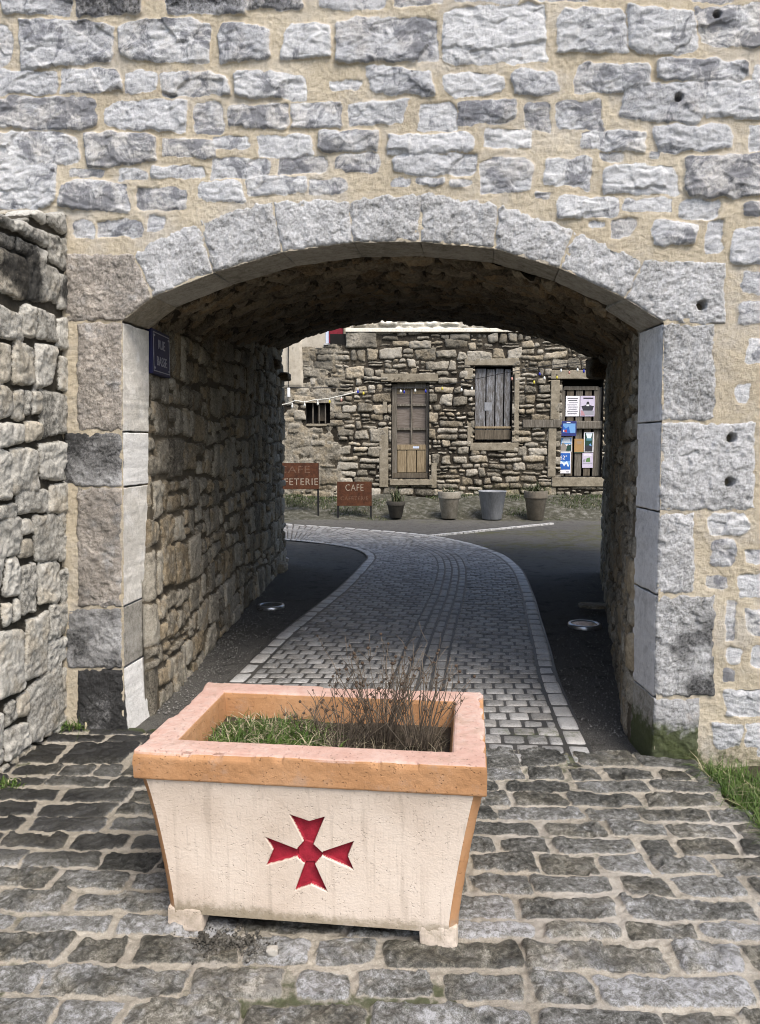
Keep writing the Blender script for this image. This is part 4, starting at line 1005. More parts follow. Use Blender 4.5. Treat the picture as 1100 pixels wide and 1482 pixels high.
# grit and pebbles under the planter front
mb = MB()
gpts = []
for k in range(420):
    px, py = random.gauss(325, 30), random.gauss(1366, 10); q = ground(px, py); r = random.choice([.002, .002, .003, .003, .004, .005, .008]); a = random.uniform(.6, 1)
    mb.lathe([(.0004, -r * a), (r * .8, -r * .5 * a), (r * random.uniform(.8, 1.1), 0), (r * .7, r * .55 * a), (.0004, r * a)], 6, (q[0], q[1], .002 + r * .5))
tag(mb.build('grit', M['debris'], None, True), 'dark damp grit gathered under the front edge of the planter', 'grit', kind='stuff')
q = ground(394, 1380); tag(rough_block('pebble', (q[0], q[1], .008), .034, .026, .024, M['pebble'], seed=3, amp=.15), 'single pale pebble on the setts below the red cross', 'pebble')

# ------------------------------------------------------------------ small things by the passage
def weed(name, px, py, n, h, label, w=(.008, .018), z=0.0, rad=.05):
    q = ground(px, py); p = np.c_[q[0] + rs.randn(n) * rad, q[1] + rs.randn(n) * rad * .6, np.full(n, z)]
    return tag(blades(name, p, h, w, [M['grass'], M['straw']], 1.1, straw=.05), label, 'weed')
weed('weed', 100, 1056, 70, (.03, .10), 'small leafy weed in the corner between dry stone wall and black jamb stone')
weed('moss_tuft', 4, 1138, 160, (.01, .03), 'bright moss tuft at the foot of the dry stone wall', (.006, .012))
# recessed ground lights
for px, py, d_, lab in ((392, 876, .26, 'round recessed ground light beside the left passage wall'), (846, 903, .28, 'round recessed ground light beside the right passage wall')):
    q = ground(px, py); e = empty('ground_light', (q[0], q[1], 0), 0, lab, 'ground light', 'ground lights in the passage floor')
    r = d_ / 2
    MB().lathe([(r * .72, -.02), (r * .74, .004), (r * .8, .009), (r * .97, .007), (r, .001), (r, -.03)], 40).build('bezel', M['steel'], e, True)
    MB().lathe([(.0005, .003), (r * .73, .003)], 40).build('lens', M['glass_dark'], e, True)
# loose stones at the wall foot
for i, (px, py, s_, lab) in enumerate(((398, 826, .30, 'loose grey stone at the far foot of the left passage wall'), (377, 842, .20, 'smaller loose stone nearer along the left passage wall'), (412, 812, .13, 'white stone lying at the end corner of the left passage wall'), (858, 882, .26, 'flat loose stone lying behind the right ground light'))):
    q = ground(px, py); tag(rough_block('loose_stone', (q[0], q[1], s_ * .14), s_, s_ * .7, s_ * (.42 if i < 3 else .14), M['tunnel'] if i != 2 else M['pebble'], seed=90 + i, rnd=.5, rz=i), lab, 'stone', 'loose stones in the passage')

gv_, gq_ = [], []; rg_ = np.random.RandomState(21); og = 0
_t = np.array([[1, 0, 0], [-1, 0, 0], [0, 1, 0], [0, -1, 0], [0, 0, 1], [0, 0, -1]], float)
_f = np.array([[0, 2, 4, 4], [2, 1, 4, 4], [1, 3, 4, 4], [3, 0, 4, 4], [2, 0, 5, 5], [1, 2, 5, 5], [3, 1, 5, 5], [0, 3, 5, 5]])
mbg = MB()
for k in range(5200):
    left = rg_.rand() < .68; u_ = rg_.rand() ** 1.2 * (LL if left else LR); off_ = abs(rg_.randn()) * .22 + .01
    A_, e_, n_ = (AL, eL, nL) if left else (AR, eR, nR); x_, y_ = A_[0] + e_[0] * u_ + n_[0] * off_, A_[1] + e_[1] * u_ + n_[1] * off_; r_ = .002 + .007 * rg_.rand() ** 3
    a_ = rg_.rand() * 3; rx = np.array([[math.cos(a_), -math.sin(a_), 0], [math.sin(a_), math.cos(a_), 0], [0, 0, .7]])
    mbg.add((_t * r_ * rg_.uniform(.7, 1.2, (6, 1))) @ rx.T + [x_, y_, -.014 + r_ * .3], [tuple(f[:3]) for f in _f])
M['gravel'] = simple('gravel', [(.3, (.05, .048, .044, 1)), (.5, (.16, .155, .145, 1)), (.7, (.36, .35, .33, 1))], 60, .85, 0)
tag(mbg.build('gravel', M['gravel']), 'loose grey gravel along the foot of the passage walls', 'gravel', kind='stuff')

# street nameplate on the left passage wall
def wall_pt(px, py):                                                  # ray onto the left passage wall
    d = ray(px, py); n3 = np.array([nL[0], nL[1], 0]); P0 = AL + n3 * .03; t = np.dot(P0 - CAM, n3) / np.dot(d, n3); return CAM + d * t
pa, pb = wall_pt(221, 508), wall_pt(240, 512)
na = empty('street_nameplate', (0, 0, 0), 0, 'dark blue enamel street nameplate on the left passage wall', 'sign')
ctr = (pa + pb) / 2; wl_ = np.linalg.norm((pb - pa)[:2]); ang = math.atan2(eL[1], eL[0])
zt, zb_ = wall_pt(221, 476)[2], wall_pt(221, 541)[2]
na.location = (ctr[0], ctr[1], (zt + zb_) / 2); na.rotation_euler = (0, 0, ang); hh_ = (zt - zb_) / 2; ww_ = max(wl_ / 2, .17)
MB().box(-ww_, ww_, -.012, .04, -hh_, hh_).build('plate', M['enamel'], na, bevel=.004)
b = .016; mb = MB()
for (x0, x1, z0, z1) in ((-ww_ + b, ww_ - b, hh_ - b - .005, hh_ - b), (-ww_ + b, ww_ - b, -hh_ + b, -hh_ + b + .005), (-ww_ + b, -ww_ + b + .005, -hh_ + b + .006, hh_ - b - .006), (ww_ - b - .005, ww_ - b, -hh_ + b + .006, hh_ - b - .006)):
    mb.box(x0, x1, -.0145, -.0125, z0, z1)
mb.build('border', M['white_enamel'], na)
for sx in (-1, 1):
    for sz in (-1, 1): MB().lathe([(.0003, .006), (.005, .005), (.007, .0)], 10).build('rivet', M['white_enamel'], na).location = (sx * (ww_ - .035), -.0125, sz * (hh_ - .035))
for o in na.children:
    if o.name.startswith('rivet'): o.rotation_euler = (R(90), 0, 0)
def text(name, s, loc, size, mat, parent, rot=(R(90), 0, 0), ext=.001, sx=1.0, sp=1.0):
    c = bpy.data.curves.new(name, 'FONT'); c.body = s; c.size = size; c.align_x = 'CENTER'; c.align_y = 'CENTER'; c.extrude = ext; c.space_character = sp
    c.materials.append(mat); o = bpy.data.objects.new(name, c); col.objects.link(o); o.parent = parent; o.location = loc; o.rotation_euler = rot; o.scale = (sx, 1, 1); return o
text('lettering', 'RUE', (0, -.0135, .045), .075, M['white_enamel'], na); text('lettering', 'BASSE', (0, -.0135, -.05), .075, M['white_enamel'], na)

# ------------------------------------------------------------------ the barn across the yard
def bp(px, py, y=BY): return at_y(px, py, y)
barn = empty('stone_barn', (0, BY, 0), 0, 'old rubble stone barn with plank doors and a shuttered window beyond the passage', 'barn')
def to_barn(o): o.location = (0, -BY, 0); return o
def rct(x0, y0, x1, y1): a, b = bp(x0, y1), bp(x1, y0); return a[0], b[0], a[2], b[2]       # x0 x1 z0 z1
DOOR, WIN, DOR2, BARW = rct(566, 553, 622, 693), rct(686, 530, 742, 640), rct(811, 549, 874, 690), rct(443, 583, 478, 613)
OPN = [DOOR, WIN, DOR2, BARW]
bst = courses(-7, 9, 0, 5.0, (.11, .27), (.14, .48), .022, jit=.18, split=.42, hvar=.02, tilt=.06, wav=.5)
xr, zr_ = bp(440, 0)[0], bp(440, 562)[2]
def in_render(x, z): return (x < xr + .05 * math.sin(z * 9) and z > zr_) or (x < bp(497, 0)[0] + .15 * math.sin(z * 3) - .1 and bp(0, 712)[2] + .35 < z < zr_ and random.random() < .55)
bst = [s for s in bst if not in_render(*s['p'].mean(0))]
big = rct(500, 480, 545, 504); bst = [s for s in bst if not (big[0] - .1 < s['p'][:, 0].mean() < big[1] + .1 and big[2] < s['p'][:, 1].mean() < big[3])]
bst.append(rect_stone(*[big[0], big[2], big[1], big[3]], jit=.03, h=.02))
zA, zB = bp(0, 501)[2], bp(0, 479)[2]
def barn_keep(x, z):
    k = z < np.where(x < bp(498, 0)[0], zA, zB) + .02 * np.sin(x * 11) + .03 * np.sin(x * 5.3)
    for (a, b, c, d) in OPN: k &= ~((x > a) & (x < b) & (z > c) & (z < d))
    return k
def barn_dark(U, V, MK): return .42 * sstep(2.9, 3.7, V) * sstep(.35, .65, vnoise(U * 1.1, V * 1.3, 151)) * MK + .35 * sstep(.55, .75, vnoise(U * 1.5 + 9, V * 1.5, 152)) * (U < bp(500, 0)[0])
def barn_edit(U, V, H, MK):
    k = sstep(bp(500, 0)[0], bp(485, 0)[0], U + .25 * fbm(U * 2, V * 2, 3, 156)) * (1 - MK) * sstep(.25, .5, vnoise(U * 9, V * 9, 157) * .6 + vnoise(U * 3, V * 3, 158) * .5)
    return H + .03 * k * (1 + fbm(U * 16, V * 16, 3, 159)), np.maximum(MK, k)
def barn_moss(U, V, MK): return .5 * sstep(1.1, .35, V) * sstep(.35, .6, vnoise(U * 1.3, V * 2, 153))
to_barn(relief('rubble_wall', span((-6, -2.4, .04), (-2.4, 5.4, .014), (5.4, 8, .04)), span((.0, 4.4, .014)), lambda U, V, H: (U, BY - H, V + 0 * U), bst, M['barn'], barn, keep=barn_keep,
        base=-.02, base_amp=.02, base_f=5, edge=.034, er=.018, fac=((.02, 7.), (.01, 18.)), fb=(.012, 14.), warp=(.024, 8.), rk=.014, aa=.013, seed=61, dark=barn_dark, moss=barn_moss, flip=False, edit=barn_edit))
# solid behind the facing
mb = MB(); xsp = sorted({-6, 8, DOOR[0], DOOR[1], WIN[0], WIN[1], DOR2[0], DOR2[1], BARW[0], BARW[1]})
for a, b in zip(xsp[:-1], xsp[1:]):
    hole = [o for o in OPN if abs(o[0] - a) < 1e-6 and abs(o[1] - b) < 1e-6]; top_ = (zA if b <= bp(499, 0)[0] else zB) - .06
    if hole:
        mb.box(a, b, BY + .035, BY + .5, 0, hole[0][2]); mb.box(a, b, BY + .035, BY + .5, hole[0][3], top_); mb.box(a, b, BY + .40, BY + .5, hole[0][2], hole[0][3])
    else: mb.box(a, b, BY + .035, BY + .5, 0, top_)
to_barn(mb.build('wall_core', M['void'], barn))
a, b, c, d = rct(500, 474.5, 745, 479.5)
to_barn(MB().box(a, 8, BY - .07, BY + .5, zB - .03, zB + .05).build('coping', M['sunlit_tint'], barn, bevel=.01, data=(1, .8, 0, 0)))  # coping shares the terrace wall's painted-in sunlight
# dressed trim: lintels, jambs, sills
def trim(name, x0, y0, x1, y1, pr=.03, dp=.3, mat='trim_stone', lab=None):
    a, b, c, d = rct(x0, y0, x1, y1); o = to_barn(MB().box(a, b, BY - pr, BY + dp, c, d).build(name, M[mat], barn, bevel=.012))
    if lab: o['label'] = lab
    return o
trim('lintel', 551, 541, 634, 552, .05); trim('lintel', 672, 519, 751, 529, .04); trim('lintel', 797, 536, 880, 548.5, .04)
trim('jamb', 549, 620, 562, 705, .035); trim('jamb', 554, 580, 560, 598, .03); trim('jamb', 624, 670, 632, 706, .03)
trim('jamb', 743, 531, 752, 648, .03); trim('jamb', 672, 533, 684.5, 549, .03); trim('jamb', 676, 612, 684.5, 646, .03)
trim('jamb', 796, 550, 810, 607, .045); trim('jamb', 792, 619, 805, 690, .04); trim('jamb', 874.5, 549, 882, 690, .045)
trim('sill', 564, 694, 626, 702, .09); trim('sill', 680, 641, 744, 652, .04); trim('sill', 798, 691, 876, 704, .06); trim('sill', 443, 613.5, 478, 617, .02)
trim('beam', 756, 607.5, 811, 619, .06, .2, 'wood_grey', 'rounded weathered timber bar across the right doorway')
# middle door: frame, six panes, plank base
dr = empty('door', (0, 0, 0)); dr.parent = barn; dr['label'] = 'tall weathered door with six small panels over tan planks'
def part(mb, name, mat, parent, **kw): o = mb.build(name, M[mat], parent, **kw); return o
def rb(mb, x0, y0, x1, y1, ya, yb, m=0): a, b, c, d = rct(x0, y0, x1, y1); mb.box(a, b, ya - BY, yb - BY, c, d, m); return mb
yd = BY + .13
mb = MB(); rb(mb, 567, 555, 575, 693, yd - .03, yd + .04); rb(mb, 617, 555, 621.5, 693, yd - .03, yd + .04); rb(mb, 575.2, 554, 616.8, 562, yd - .03, yd + .04)
part(mb, 'frame', 'wood_grey', dr, bevel=.006)
mb = MB(); rb(mb, 594.5, 562, 597.5, 643, yd - .015, yd + .03); rb(mb, 575.2, 584.5, 594.3, 587.5, yd - .015, yd + .03); rb(mb, 597.7, 584.5, 616.8, 587.5, yd - .015, yd + .03); rb(mb, 575.2, 619, 594.3, 622.5, yd - .015, yd + .03); rb(mb, 597.7, 619, 616.8, 622.5, yd - .015, yd + .03)
part(mb, 'glazing_bar', 'wood_grey', dr, bevel=.004)
mb = MB(); rb(mb, 575, 570, 617, 645, yd + .035, yd + .06); part(mb, 'panel', 'wood_flat', dr)
mb = MB(); rb(mb, 575, 562, 617, 569.8, yd + .03, yd + .06); part(mb, 'panel', 'wood_tan', dr)
mb = MB(); rb(mb, 575.2, 643.5, 616.8, 651, yd - .025, yd + .03); part(mb, 'lock_rail', 'wood_tan', dr, bevel=.005)
for k in range(3):
    x0 = 575 + k * 14.1; mb = MB(); rb(mb, x0 + .4, 651.3, x0 + 13.6, 684, yd - .008 - .004 * (k % 2), yd + .03); part(mb, 'plank', 'wood_tan', dr, bevel=.005)
mb = MB(); rb(mb, 569, 684.5, 620, 692, yd - .05, yd + .03); part(mb, 'bottom_rail', 'wood_dark', dr, bevel=.005)
mb = MB(); rb(mb, 598, 646, 607, 649, yd - .028, yd - .0255); part(mb, 'paint_patch', 'frame_blue', dr)
# shuttered window
wn = empty('shutter', (0, 0, 0)); wn.parent = barn; wn['label'] = 'grey plank window shutter with peeling pale paint'
for k, (x0, x1) in enumerate(((688, 704.2), (704.2, 717.3), (717.3, 730.2), (730.2, 740.5))):
    mb = MB(); rb(mb, x0, 533 + (k % 2), x1 - .3, 637 - 2 * (k == 3), BY + .10 - .006 * (k % 2), BY + .14); part(mb, 'plank', 'wood_peel', wn, bevel=.004)
mb = MB(); rb(mb, 688, 617, 741, 620, BY + .06, BY + .09); part(mb, 'crossbar', 'wood_tan', wn, bevel=.004)
mb = MB(); rb(mb, 688, 622, 740, 636, BY + .075, BY + .092); part(mb, 'kickboard', 'wood_dark', wn, bevel=.004)
mb = MB(); rb(mb, 702, 582, 713, 594, BY + .086, BY + .0925); part(mb, 'paint_patch', 'zinc', wn)
# right door behind the posters
d2 = empty('door', (0, 0, 0)); d2.parent = barn; d2['label'] = 'brown plank door papered with posters, at the right'
for k, (x0, x1) in enumerate(((811.5, 820.2), (820.2, 833.2), (833.2, 846.2), (846.2, 859.2), (859.2, 873.5))):
    mb = MB(); rb(mb, x0, 560, x1, 689, BY + .13 - .012 * (k in (0, 4)), BY + .17); part(mb, 'plank', 'wood_dark' if k % 2 else 'wood_grey', d2, bevel=.005)
mb = MB(); rb(mb, 818, 558.5, 868, 564, BY + .10, BY + .128); part(mb, 'top_rail', 'wood_grey', d2, bevel=.005)
mb = MB(); rb(mb, 812, 609, 876, 621, BY + .04, BY + .10); o = part(mb, 'timber_bar', 'wood_grey', d2, bevel=.03)
# barred window
bw = empty('window', (0, 0, 0)); bw.parent = barn; bw['label'] = 'small dark barred window'
mb = MB(); rb(mb, 443, 583, 478, 613, BY + .25, BY + .28); part(mb, 'pane', 'void', bw)
mb = MB(); rb(mb, 459, 585, 471, 609, BY + .2, BY + .245); part(mb, 'board', 'wood_dark', bw)
for x0 in (452, 461, 470): mb = MB(); rb(mb, x0, 583, x0 + 1.4, 613, BY + .06, BY + .08); part(mb, 'bar', 'wood_grey', bw)

# pale rendered house over the wall, left
hx0, hx1 = at_y(395, 0, 17.55)[0], at_y(506, 0, 17.55)[0]
hs = empty('rendered_house', (0, 17.6, 0), 0, 'beige rendered house with a red shuttered window above the barn wall', 'house')
rh = lambda x0, y0, x1, y1, y: (at_y(x0, y1, y)[0], at_y(x1, y0, y)[0], at_y(x0, y1, y)[2], at_y(x1, y0, y)[2])
def hb(name, mat, x0, y0, x1, y1, ya, yb, par=None, **kw): a, b, c, d = rh(x0, y0, x1, y1, 17.55); return MB().box(a, b, ya - 17.6, yb - 17.6, c, d).build(name, M[mat], par or hs, **kw)
a, b, c, d = rh(471, 440, 497, 498, 17.55)
mb = MB(); mb.box(-5, a, -.05, 3, 0, 6.2); mb.box(b, hx1, -.05, 3, 0, 6.2); mb.box(a, b, -.05, 3, 0, c); mb.box(a, b, -.05, 3, d, 6.2); mb.box(a, b, .3, 3, c, d)
mb.build('wall', M['render_beige'], hs)
MB().box(-5.3, hx1 + .3, -.4, 3.3, 6.2, 6.4).build('roof', M['pot_tan'], hs)
wi = hb('window', 'frame_blue', 471.2, 442, 475.5, 497.5, 17.6, 17.7); hb('shutter', 'red_paint', 476, 442, 496.5, 496.5, 17.58, 17.62, wi)
hb('shutter_panel', 'red_paint', 479, 482, 487, 495, 17.565, 17.579, wi); hb('shutter_panel', 'red_paint', 488.5, 480, 494.5, 495, 17.57, 17.579, wi)
hb('sill', 'white_paint', 469, 497.6, 499, 500, 17.46, 17.7, wi)
hb('surround', 'trim_stone', 497.5, 440, 502, 499, 17.52, 17.6)
# terrace wall behind, its sunlight put into the pale stone colour
tw = courses(-2, 9, 3.5, 6.5, (.14, .3), (.2, .6), .03, jit=.15, split=.3, hvar=.04)
o = relief('terrace_wall', span((-1.2, 8.5, .03)), span((3.5, 5.1, .03)), lambda U, V, H: (U, 19.4 - H, V + 0 * U), tw, M['sunlit_tint'], None, base=-.02, edge=.05, er=.03, fac=((.03, 6.), (.01, 16.)), fb=(.012, 12.), warp=(.03, 6.), rk=.02, aa=.02, seed=66,
           keep=lambda x, z: z < 4.85 + .08 * np.sin(x * 5) + .05 * np.sin(x * 13))
tag(o, 'rubble wall with sunlight painted into its pale colour, just above the barn', 'wall')
mbk = MB().box(-1.2, 8.5, 19.45, 19.9, 0, 4.7).build('backing', M['sunlit_tint'], o, data=(1, .5, 0, 0))

a, b, c, d = rct(380, 492, 438.5, 561)
xs_, zs_ = np.linspace(a, b, 60), np.linspace(c, d, 50); Xr, Zr = np.meshgrid(xs_, zs_, indexing='ij')
er_ = np.minimum(np.minimum(b - Xr, Zr - c), d - Zr)
to_barn(np_mesh('render_patch', np.stack([Xr + .05 * fbm(Zr * 4, Xr * 0, 3, 5) * (Xr > b - .2), BY - .035 - .03 * sstep(0, .06, er_) - .012 * fbm(Xr * 7, Zr * 7, 3, 6), Zr], -1), grid_quads(60, 50), M['render_beige'], barn))

# cable with a white junction box on the left house corner
cb = empty('junction_box', tuple(bp(418, 568, BY - .12)), 0, 'small white junction box on a thin black cable beside the barred window', 'junction box')
def cloc(px, py): return Vector(bp(px, py, BY - .12)) - cb.location
MB().box(-.03, .03, -.04, .04, -.10, .10).build('box', M['white_plastic'], cb, bevel=.01)
MB().tube([cloc(417.5, 492), cloc(417.2, 530), cloc(418, 562)], .012, 6).build('cable', M['black_metal'], cb)
MB().tube([cloc(418, 560.5), cloc(450, 561.5), cloc(505, 560)], .010, 6).build('cable', M['black_metal'], cb)

# ------------------------------------------------------------------ string lights
M['blue_bulb'] = simple('blue bulb', shades((.02, .03, .35)), 10, .2, 0, spec=.6); M['yellow_bulb'] = simple('yellow bulb', shades((.6, .5, .06)), 10, .2, 0, spec=.6)
M['white_bulb'] = simple('white bulb', shades((.75, .76, .7), .9, 1.1), 10, .2, 0, spec=.6); M['red_bulb'] = simple('pink bulb', shades((.5, .25, .2)), 10, .2, 0, spec=.6); M['pale_cable'] = simple('pale cable', shades((.55, .54, .48)), 10, .6, 0)
def string(label, pts, bulbs, cmat, rad, y):
    p0 = at_y(*pts[0], y); e = empty('string_lights', tuple(p0), 0, label, 'string lights', 'string lights across the yard')
    L = lambda px, py: Vector(at_y(px, py, y)) - Vector(p0)
    P = spline([tuple(L(*q)) for q in pts], 6); MB().tube([tuple(q) for q in P], rad, 6).build('cable', M[cmat], e, True)
    for (px, py, c_) in bulbs:
        q = L(px, py); MB().lathe([(.001, .07), (.011, .068), (.012, .032), (.010, .03)], 8, tuple(q)).build('socket', M['black_metal' if cmat == 'black_metal' else 'white_plastic'], e, True)
        MB().lathe([(.010, .032), (.019, .012), (.022, -.01), (.016, -.03), (.001, -.038)], 10, tuple(q)).build('bulb', M[c_ + '_bulb'], e, True)
string('pale cable of coloured bulbs over the barred window', [(385, 590), (417, 584), (428, 580), (441, 582), (455, 579), (475, 577), (497, 572), (518, 567)],
       [(423, 588, 'white'), (441, 586, 'white'), (460, 584, 'white'), (477, 581, 'yellow'), (494, 579, 'red'), (518, 567, 'blue')], 'pale_cable', .014, 15.9)
string('thin dark cable of bulbs drooping across the middle door and window', [(518, 566), (552, 563), (583, 561), (610, 561), (650, 556), (700, 546), (740, 538), (800, 528), (875, 521)],
       [(526, 569, 'yellow'), (580, 566, 'white'), (585, 567, 'blue'), (601, 565, 'white'), (616, 566, 'blue'), (640, 562, 'yellow'), (668, 564, 'white'), (683, 562, 'white'), (741, 548, 'red')], 'black_metal', .008, 15.9)
string('short dark string of bulbs hanging in front of the poster door lintel', [(748, 541), (775, 535), (806, 532), (840, 527), (880, 520)],
       [(773, 553, 'yellow'), (781, 541, 'blue'), (788, 547, 'white'), (806, 546, 'yellow'), (812, 536, 'white'), (824, 539, 'red'), (836, 535, 'white'), (845, 537, 'blue'), (852, 540, 'white')], 'black_metal', .007, 15.7)

# ------------------------------------------------------------------ rusty signs
def sign(px0, py0, px1, py1, leg_y, label, lines, legs, y):
    a, b = at_y(px0, py1, y), at_y(px1, py0, y); cx_ = (a[0] + b[0]) / 2; zb = verge_z(np.array(cx_), np.array(y)).item()
    e = empty('steel_sign', (cx_, y, zb), 0, label, 'sign', 'rusty steel signs on the verge'); w, z0, z1 = (b[0] - a[0]) / 2, a[2] - zb, b[2] - zb
    MB().box(-w, w, -.008, .008, z0, z1).build('plate', M['rust'], e, bevel=.003)
    for lx in legs: MB().box(lx * w - .018, lx * w + .018, .009, .045, -.1, z1).build('leg', M['black_metal'], e)
    for s_, fz, size, mt, sxx in lines: text('lettering', s_, (0 if not s_.endswith('ERIE') else -.0, -.0095, z0 + (z1 - z0) * fz), size, M[mt], e, sx=sxx, sp=1.1)
sign(391, 670, 461, 708, 745, 'larger rusty steel sign with two lines of lettering, partly behind the passage wall', [('CAFE', .74, .21, 'letter_dim', 1.25), ('CAFETERIE', .27, .20, 'letter', .95)], (-.97, .97), 15.75)
sign(488, 697, 538, 732, 748, 'smaller rusty steel sign reading CAFE, standing before the barn wall', [('CAFE', .74, .19, 'letter', .8), ('CAFETERIE', .3, .11, 'letter_dim', 1.0)], (-.95, .95), 15.6)

# ------------------------------------------------------------------ flower pots
def pot(px, py_b, w_px, h_px, label, mat, y, rimmed=True, plant=None, taper=.66):
    q = at_y(px, py_b, y); s_ = y / FPX; r = w_px * s_ / 2; h = h_px * s_; z0 = max(q[2], verge_z(np.array(q[0]), np.array(y)).item() - .02)
    e = empty('flower_pot', (q[0], y, z0), 0, label, 'flower pot', 'flower pots along the barn verge'); rb_ = r * taper
    if rimmed: pr = [(rb_ * .9, 0), (rb_, .01), (r * .9, h * .74), (r * .91, h * .745), (r * .99, h * .75), (r, h * .77), (r, h * .98), (r * .98, h), (r * .9, h), (r * .88, h * .97), (r * .84, h * .86), (.001, h * .86)]
    else: pr = [(rb_ * .95, 0), (rb_, .012), (r * .97, h * .96), (r, h * .97), (r * 1.015, h * .985), (r, h), (r * .96, h * .995), (r * .93, h * .9), (r * .88, h * .8), (.001, h * .8)]
    MB().lathe(pr, 32).build('pot', M[mat], e, True); MB().lathe([(r * .84, h * .865), (.001, h * .88)], 20).build('soil', M['soil'], e, True)
    if plant:
        kind_, n_, hh = plant; rr = np.random.RandomState(int(px)); p_ = np.c_[rr.randn(n_) * r * .3, rr.randn(n_) * r * .3, np.full(n_, 0.)]
        base_ = np.array([q[0], y, z0 + h * .86])
        o = blades('spiky_plant' if kind_ == 'spike' else 'bushy_plant', p_ + base_, (hh * .5, hh), (.012, .03), [M['leaf'], M['straw']], .75 if kind_ == 'spike' else 1.1, straw=.05)
        return o
o = pot(573, 749, 27, 24, 'small dark clay pot with a spiky plant below the middle door', 'pot_dark', 15.55, plant=('spike', 70, .42)); tag(o, 'spiky dark plant growing in the smallest pot', 'plant')
o = pot(650, 750, 33, 39, 'pale mossy clay pot right of the middle door', 'pot', 15.55, plant=('bush', 60, .26)); tag(o, 'small dark plant growing in the pale mossy pot', 'plant')
pot(712, 751, 41, 41, 'wide grey zinc bucket pot with peeling paint under the shuttered window', 'zinc', 15.5, rimmed=False, taper=.68)
o = pot(775, 752, 34, 42, 'grey brown clay pot left of the poster door', 'pot_tan', 15.45, plant=('bush', 110, .34)); tag(o, 'low dark bushy plant in the grey brown pot', 'plant')

# ------------------------------------------------------------------ posters on the right door
def flat(name, c, rough=.6): return simple(name, shades(c, .88, 1.1), 12, rough, 0)
P_ = {k: flat('poster ' + k, c) for k, c in dict(white=(.78, .77, .8), ink=(.03, .03, .04), grey=(.3, .3, .34), navy=(.025, .035, .16), sky=(.16, .34, .62), deep=(.02, .11, .42), snow=(.7, .78, .86), pink=(.45, .25, .28),
     kraft=(.36, .22, .09), green=(.10, .2, .07), dgreen=(.015, .05, .035), red=(.4, .04, .05), lilac=(.55, .5, .62), stone=(.28, .25, .22), teal=(.08, .2, .24)).items()}
def poster(label, corners, items, y=BY + .115, name='poster'):
    """corners: photo rect; items: (mat, x0,y0,x1,y1) in poster fractions from top left, or a polygon"""
    a, b, c, d = (lambda r: r)(( at_y(corners[0], corners[3], y)[0], at_y(corners[2], corners[1], y)[0], at_y(corners[0], corners[3], y)[2], at_y(corners[2], corners[1], y)[2]))
    e = empty(name, ((a + b) / 2, y, (c + d) / 2), 0, label, 'poster', 'posters pinned to the right barn door'); w, h = b - a, d - c
    MB().box(-w / 2, w / 2, -.003, .003, -h / 2, h / 2).build('sheet', P_[items[0]], e)
    for k, it in enumerate(items[1:]):
        nm, mt, poly = it[0], it[1], it[2]
        if nm == 'lettering' and isinstance(poly, str):
            text('lettering', poly, (-w / 2 + it[3] * w, -.006, h / 2 - it[4] * h), it[5] * h, P_[mt], e, ext=.0005); continue
        if len(poly) == 4 and not hasattr(poly[0], '__len__'): x0, y0, x1, y1 = poly; poly = [(x0, y1), (x1, y1), (x1, y0), (x0, y0)]
        n = len(poly); yo = -.0042 - .0009 * k; pts = [(-w / 2 + x * w, h / 2 - z * h) for x, z in poly]
        MB().add([(x, yo, z) for x, z in pts] + [(x, -.0031, z) for x, z in pts], [tuple(range(n)), tuple(range(2 * n - 1, n - 1, -1))] + [(i, n + i, n + (i + 1) % n, (i + 1) % n) for i in range(n)]).build(nm, P_[mt], e)
def mtn(y0, y1, seed):
    r = random.Random(seed); return [(0.04, y1), (.96, y1)] + [(.96 - .92 * k / 7, y0 + (y1 - y0) * (r.random() * .7 if k % 2 else r.random() * .3)) for k in range(8)]
poster('white poster of printed text lines, topmost on the door', (818.5, 573, 839, 602.5), ['white'] + [('lettering', 'ink' if k < 2 else 'grey', (.12 + .05 * (k % 3), .10 + k * .105, .88 - .06 * (k % 2), .135 + k * .105)) for k in range(8)])
poster('white poster with a dark photo of stacked shapes beside the text poster', (839.5, 573, 861, 602.5), ['lilac', ('heading', 'ink', (.2, .08, .9, .15)), ('picture', 'grey', [(.05, .95), (.95, .95), (.95, .72), (.05, .7)]), ('picture', 'ink', [(.2, .72), (.85, .72), (.95, .5), (.65, .45), (.6, .28), (.45, .28), (.4, .45), (.08, .5)]), ('picture', 'pink', [(.04, .96), (.35, .96), (.2, .74), (.04, .7)]), ('picture', 'white', (.42, .42, .62, .5))])
poster('small dark blue poster pinned over the timber bar', (812, 609.5, 834.5, 631), ['navy', ('picture', 'sky', (.12, .16, .93, .8)), ('picture', 'deep', [(.1, .8), (.6, .8), (.5, .35), (.3, .5), (.1, .3)]), ('picture', 'red', [(.22, .6), (.36, .56), (.38, .76), (.22, .74)]), ('picture', 'white', (.14, .58, .2, .72)), ('lettering', 'white', (.35, .06, .6, .12))], y=BY + .02)
poster('small pale poster with a mountain photo, above the bright blue one', (810.5, 632.5, 828, 653.5), ['white', ('picture', 'sky', (.05, .05, .95, .5)), ('picture', 'snow', [(.1, .4), (.9, .4), (.8, .1), (.3, .05)]), ('picture', 'stone', mtn(.4, .95, 3)), ('picture', 'dgreen', [(.5, .95), (.95, .95), (.95, .5), (.6, .6)])])
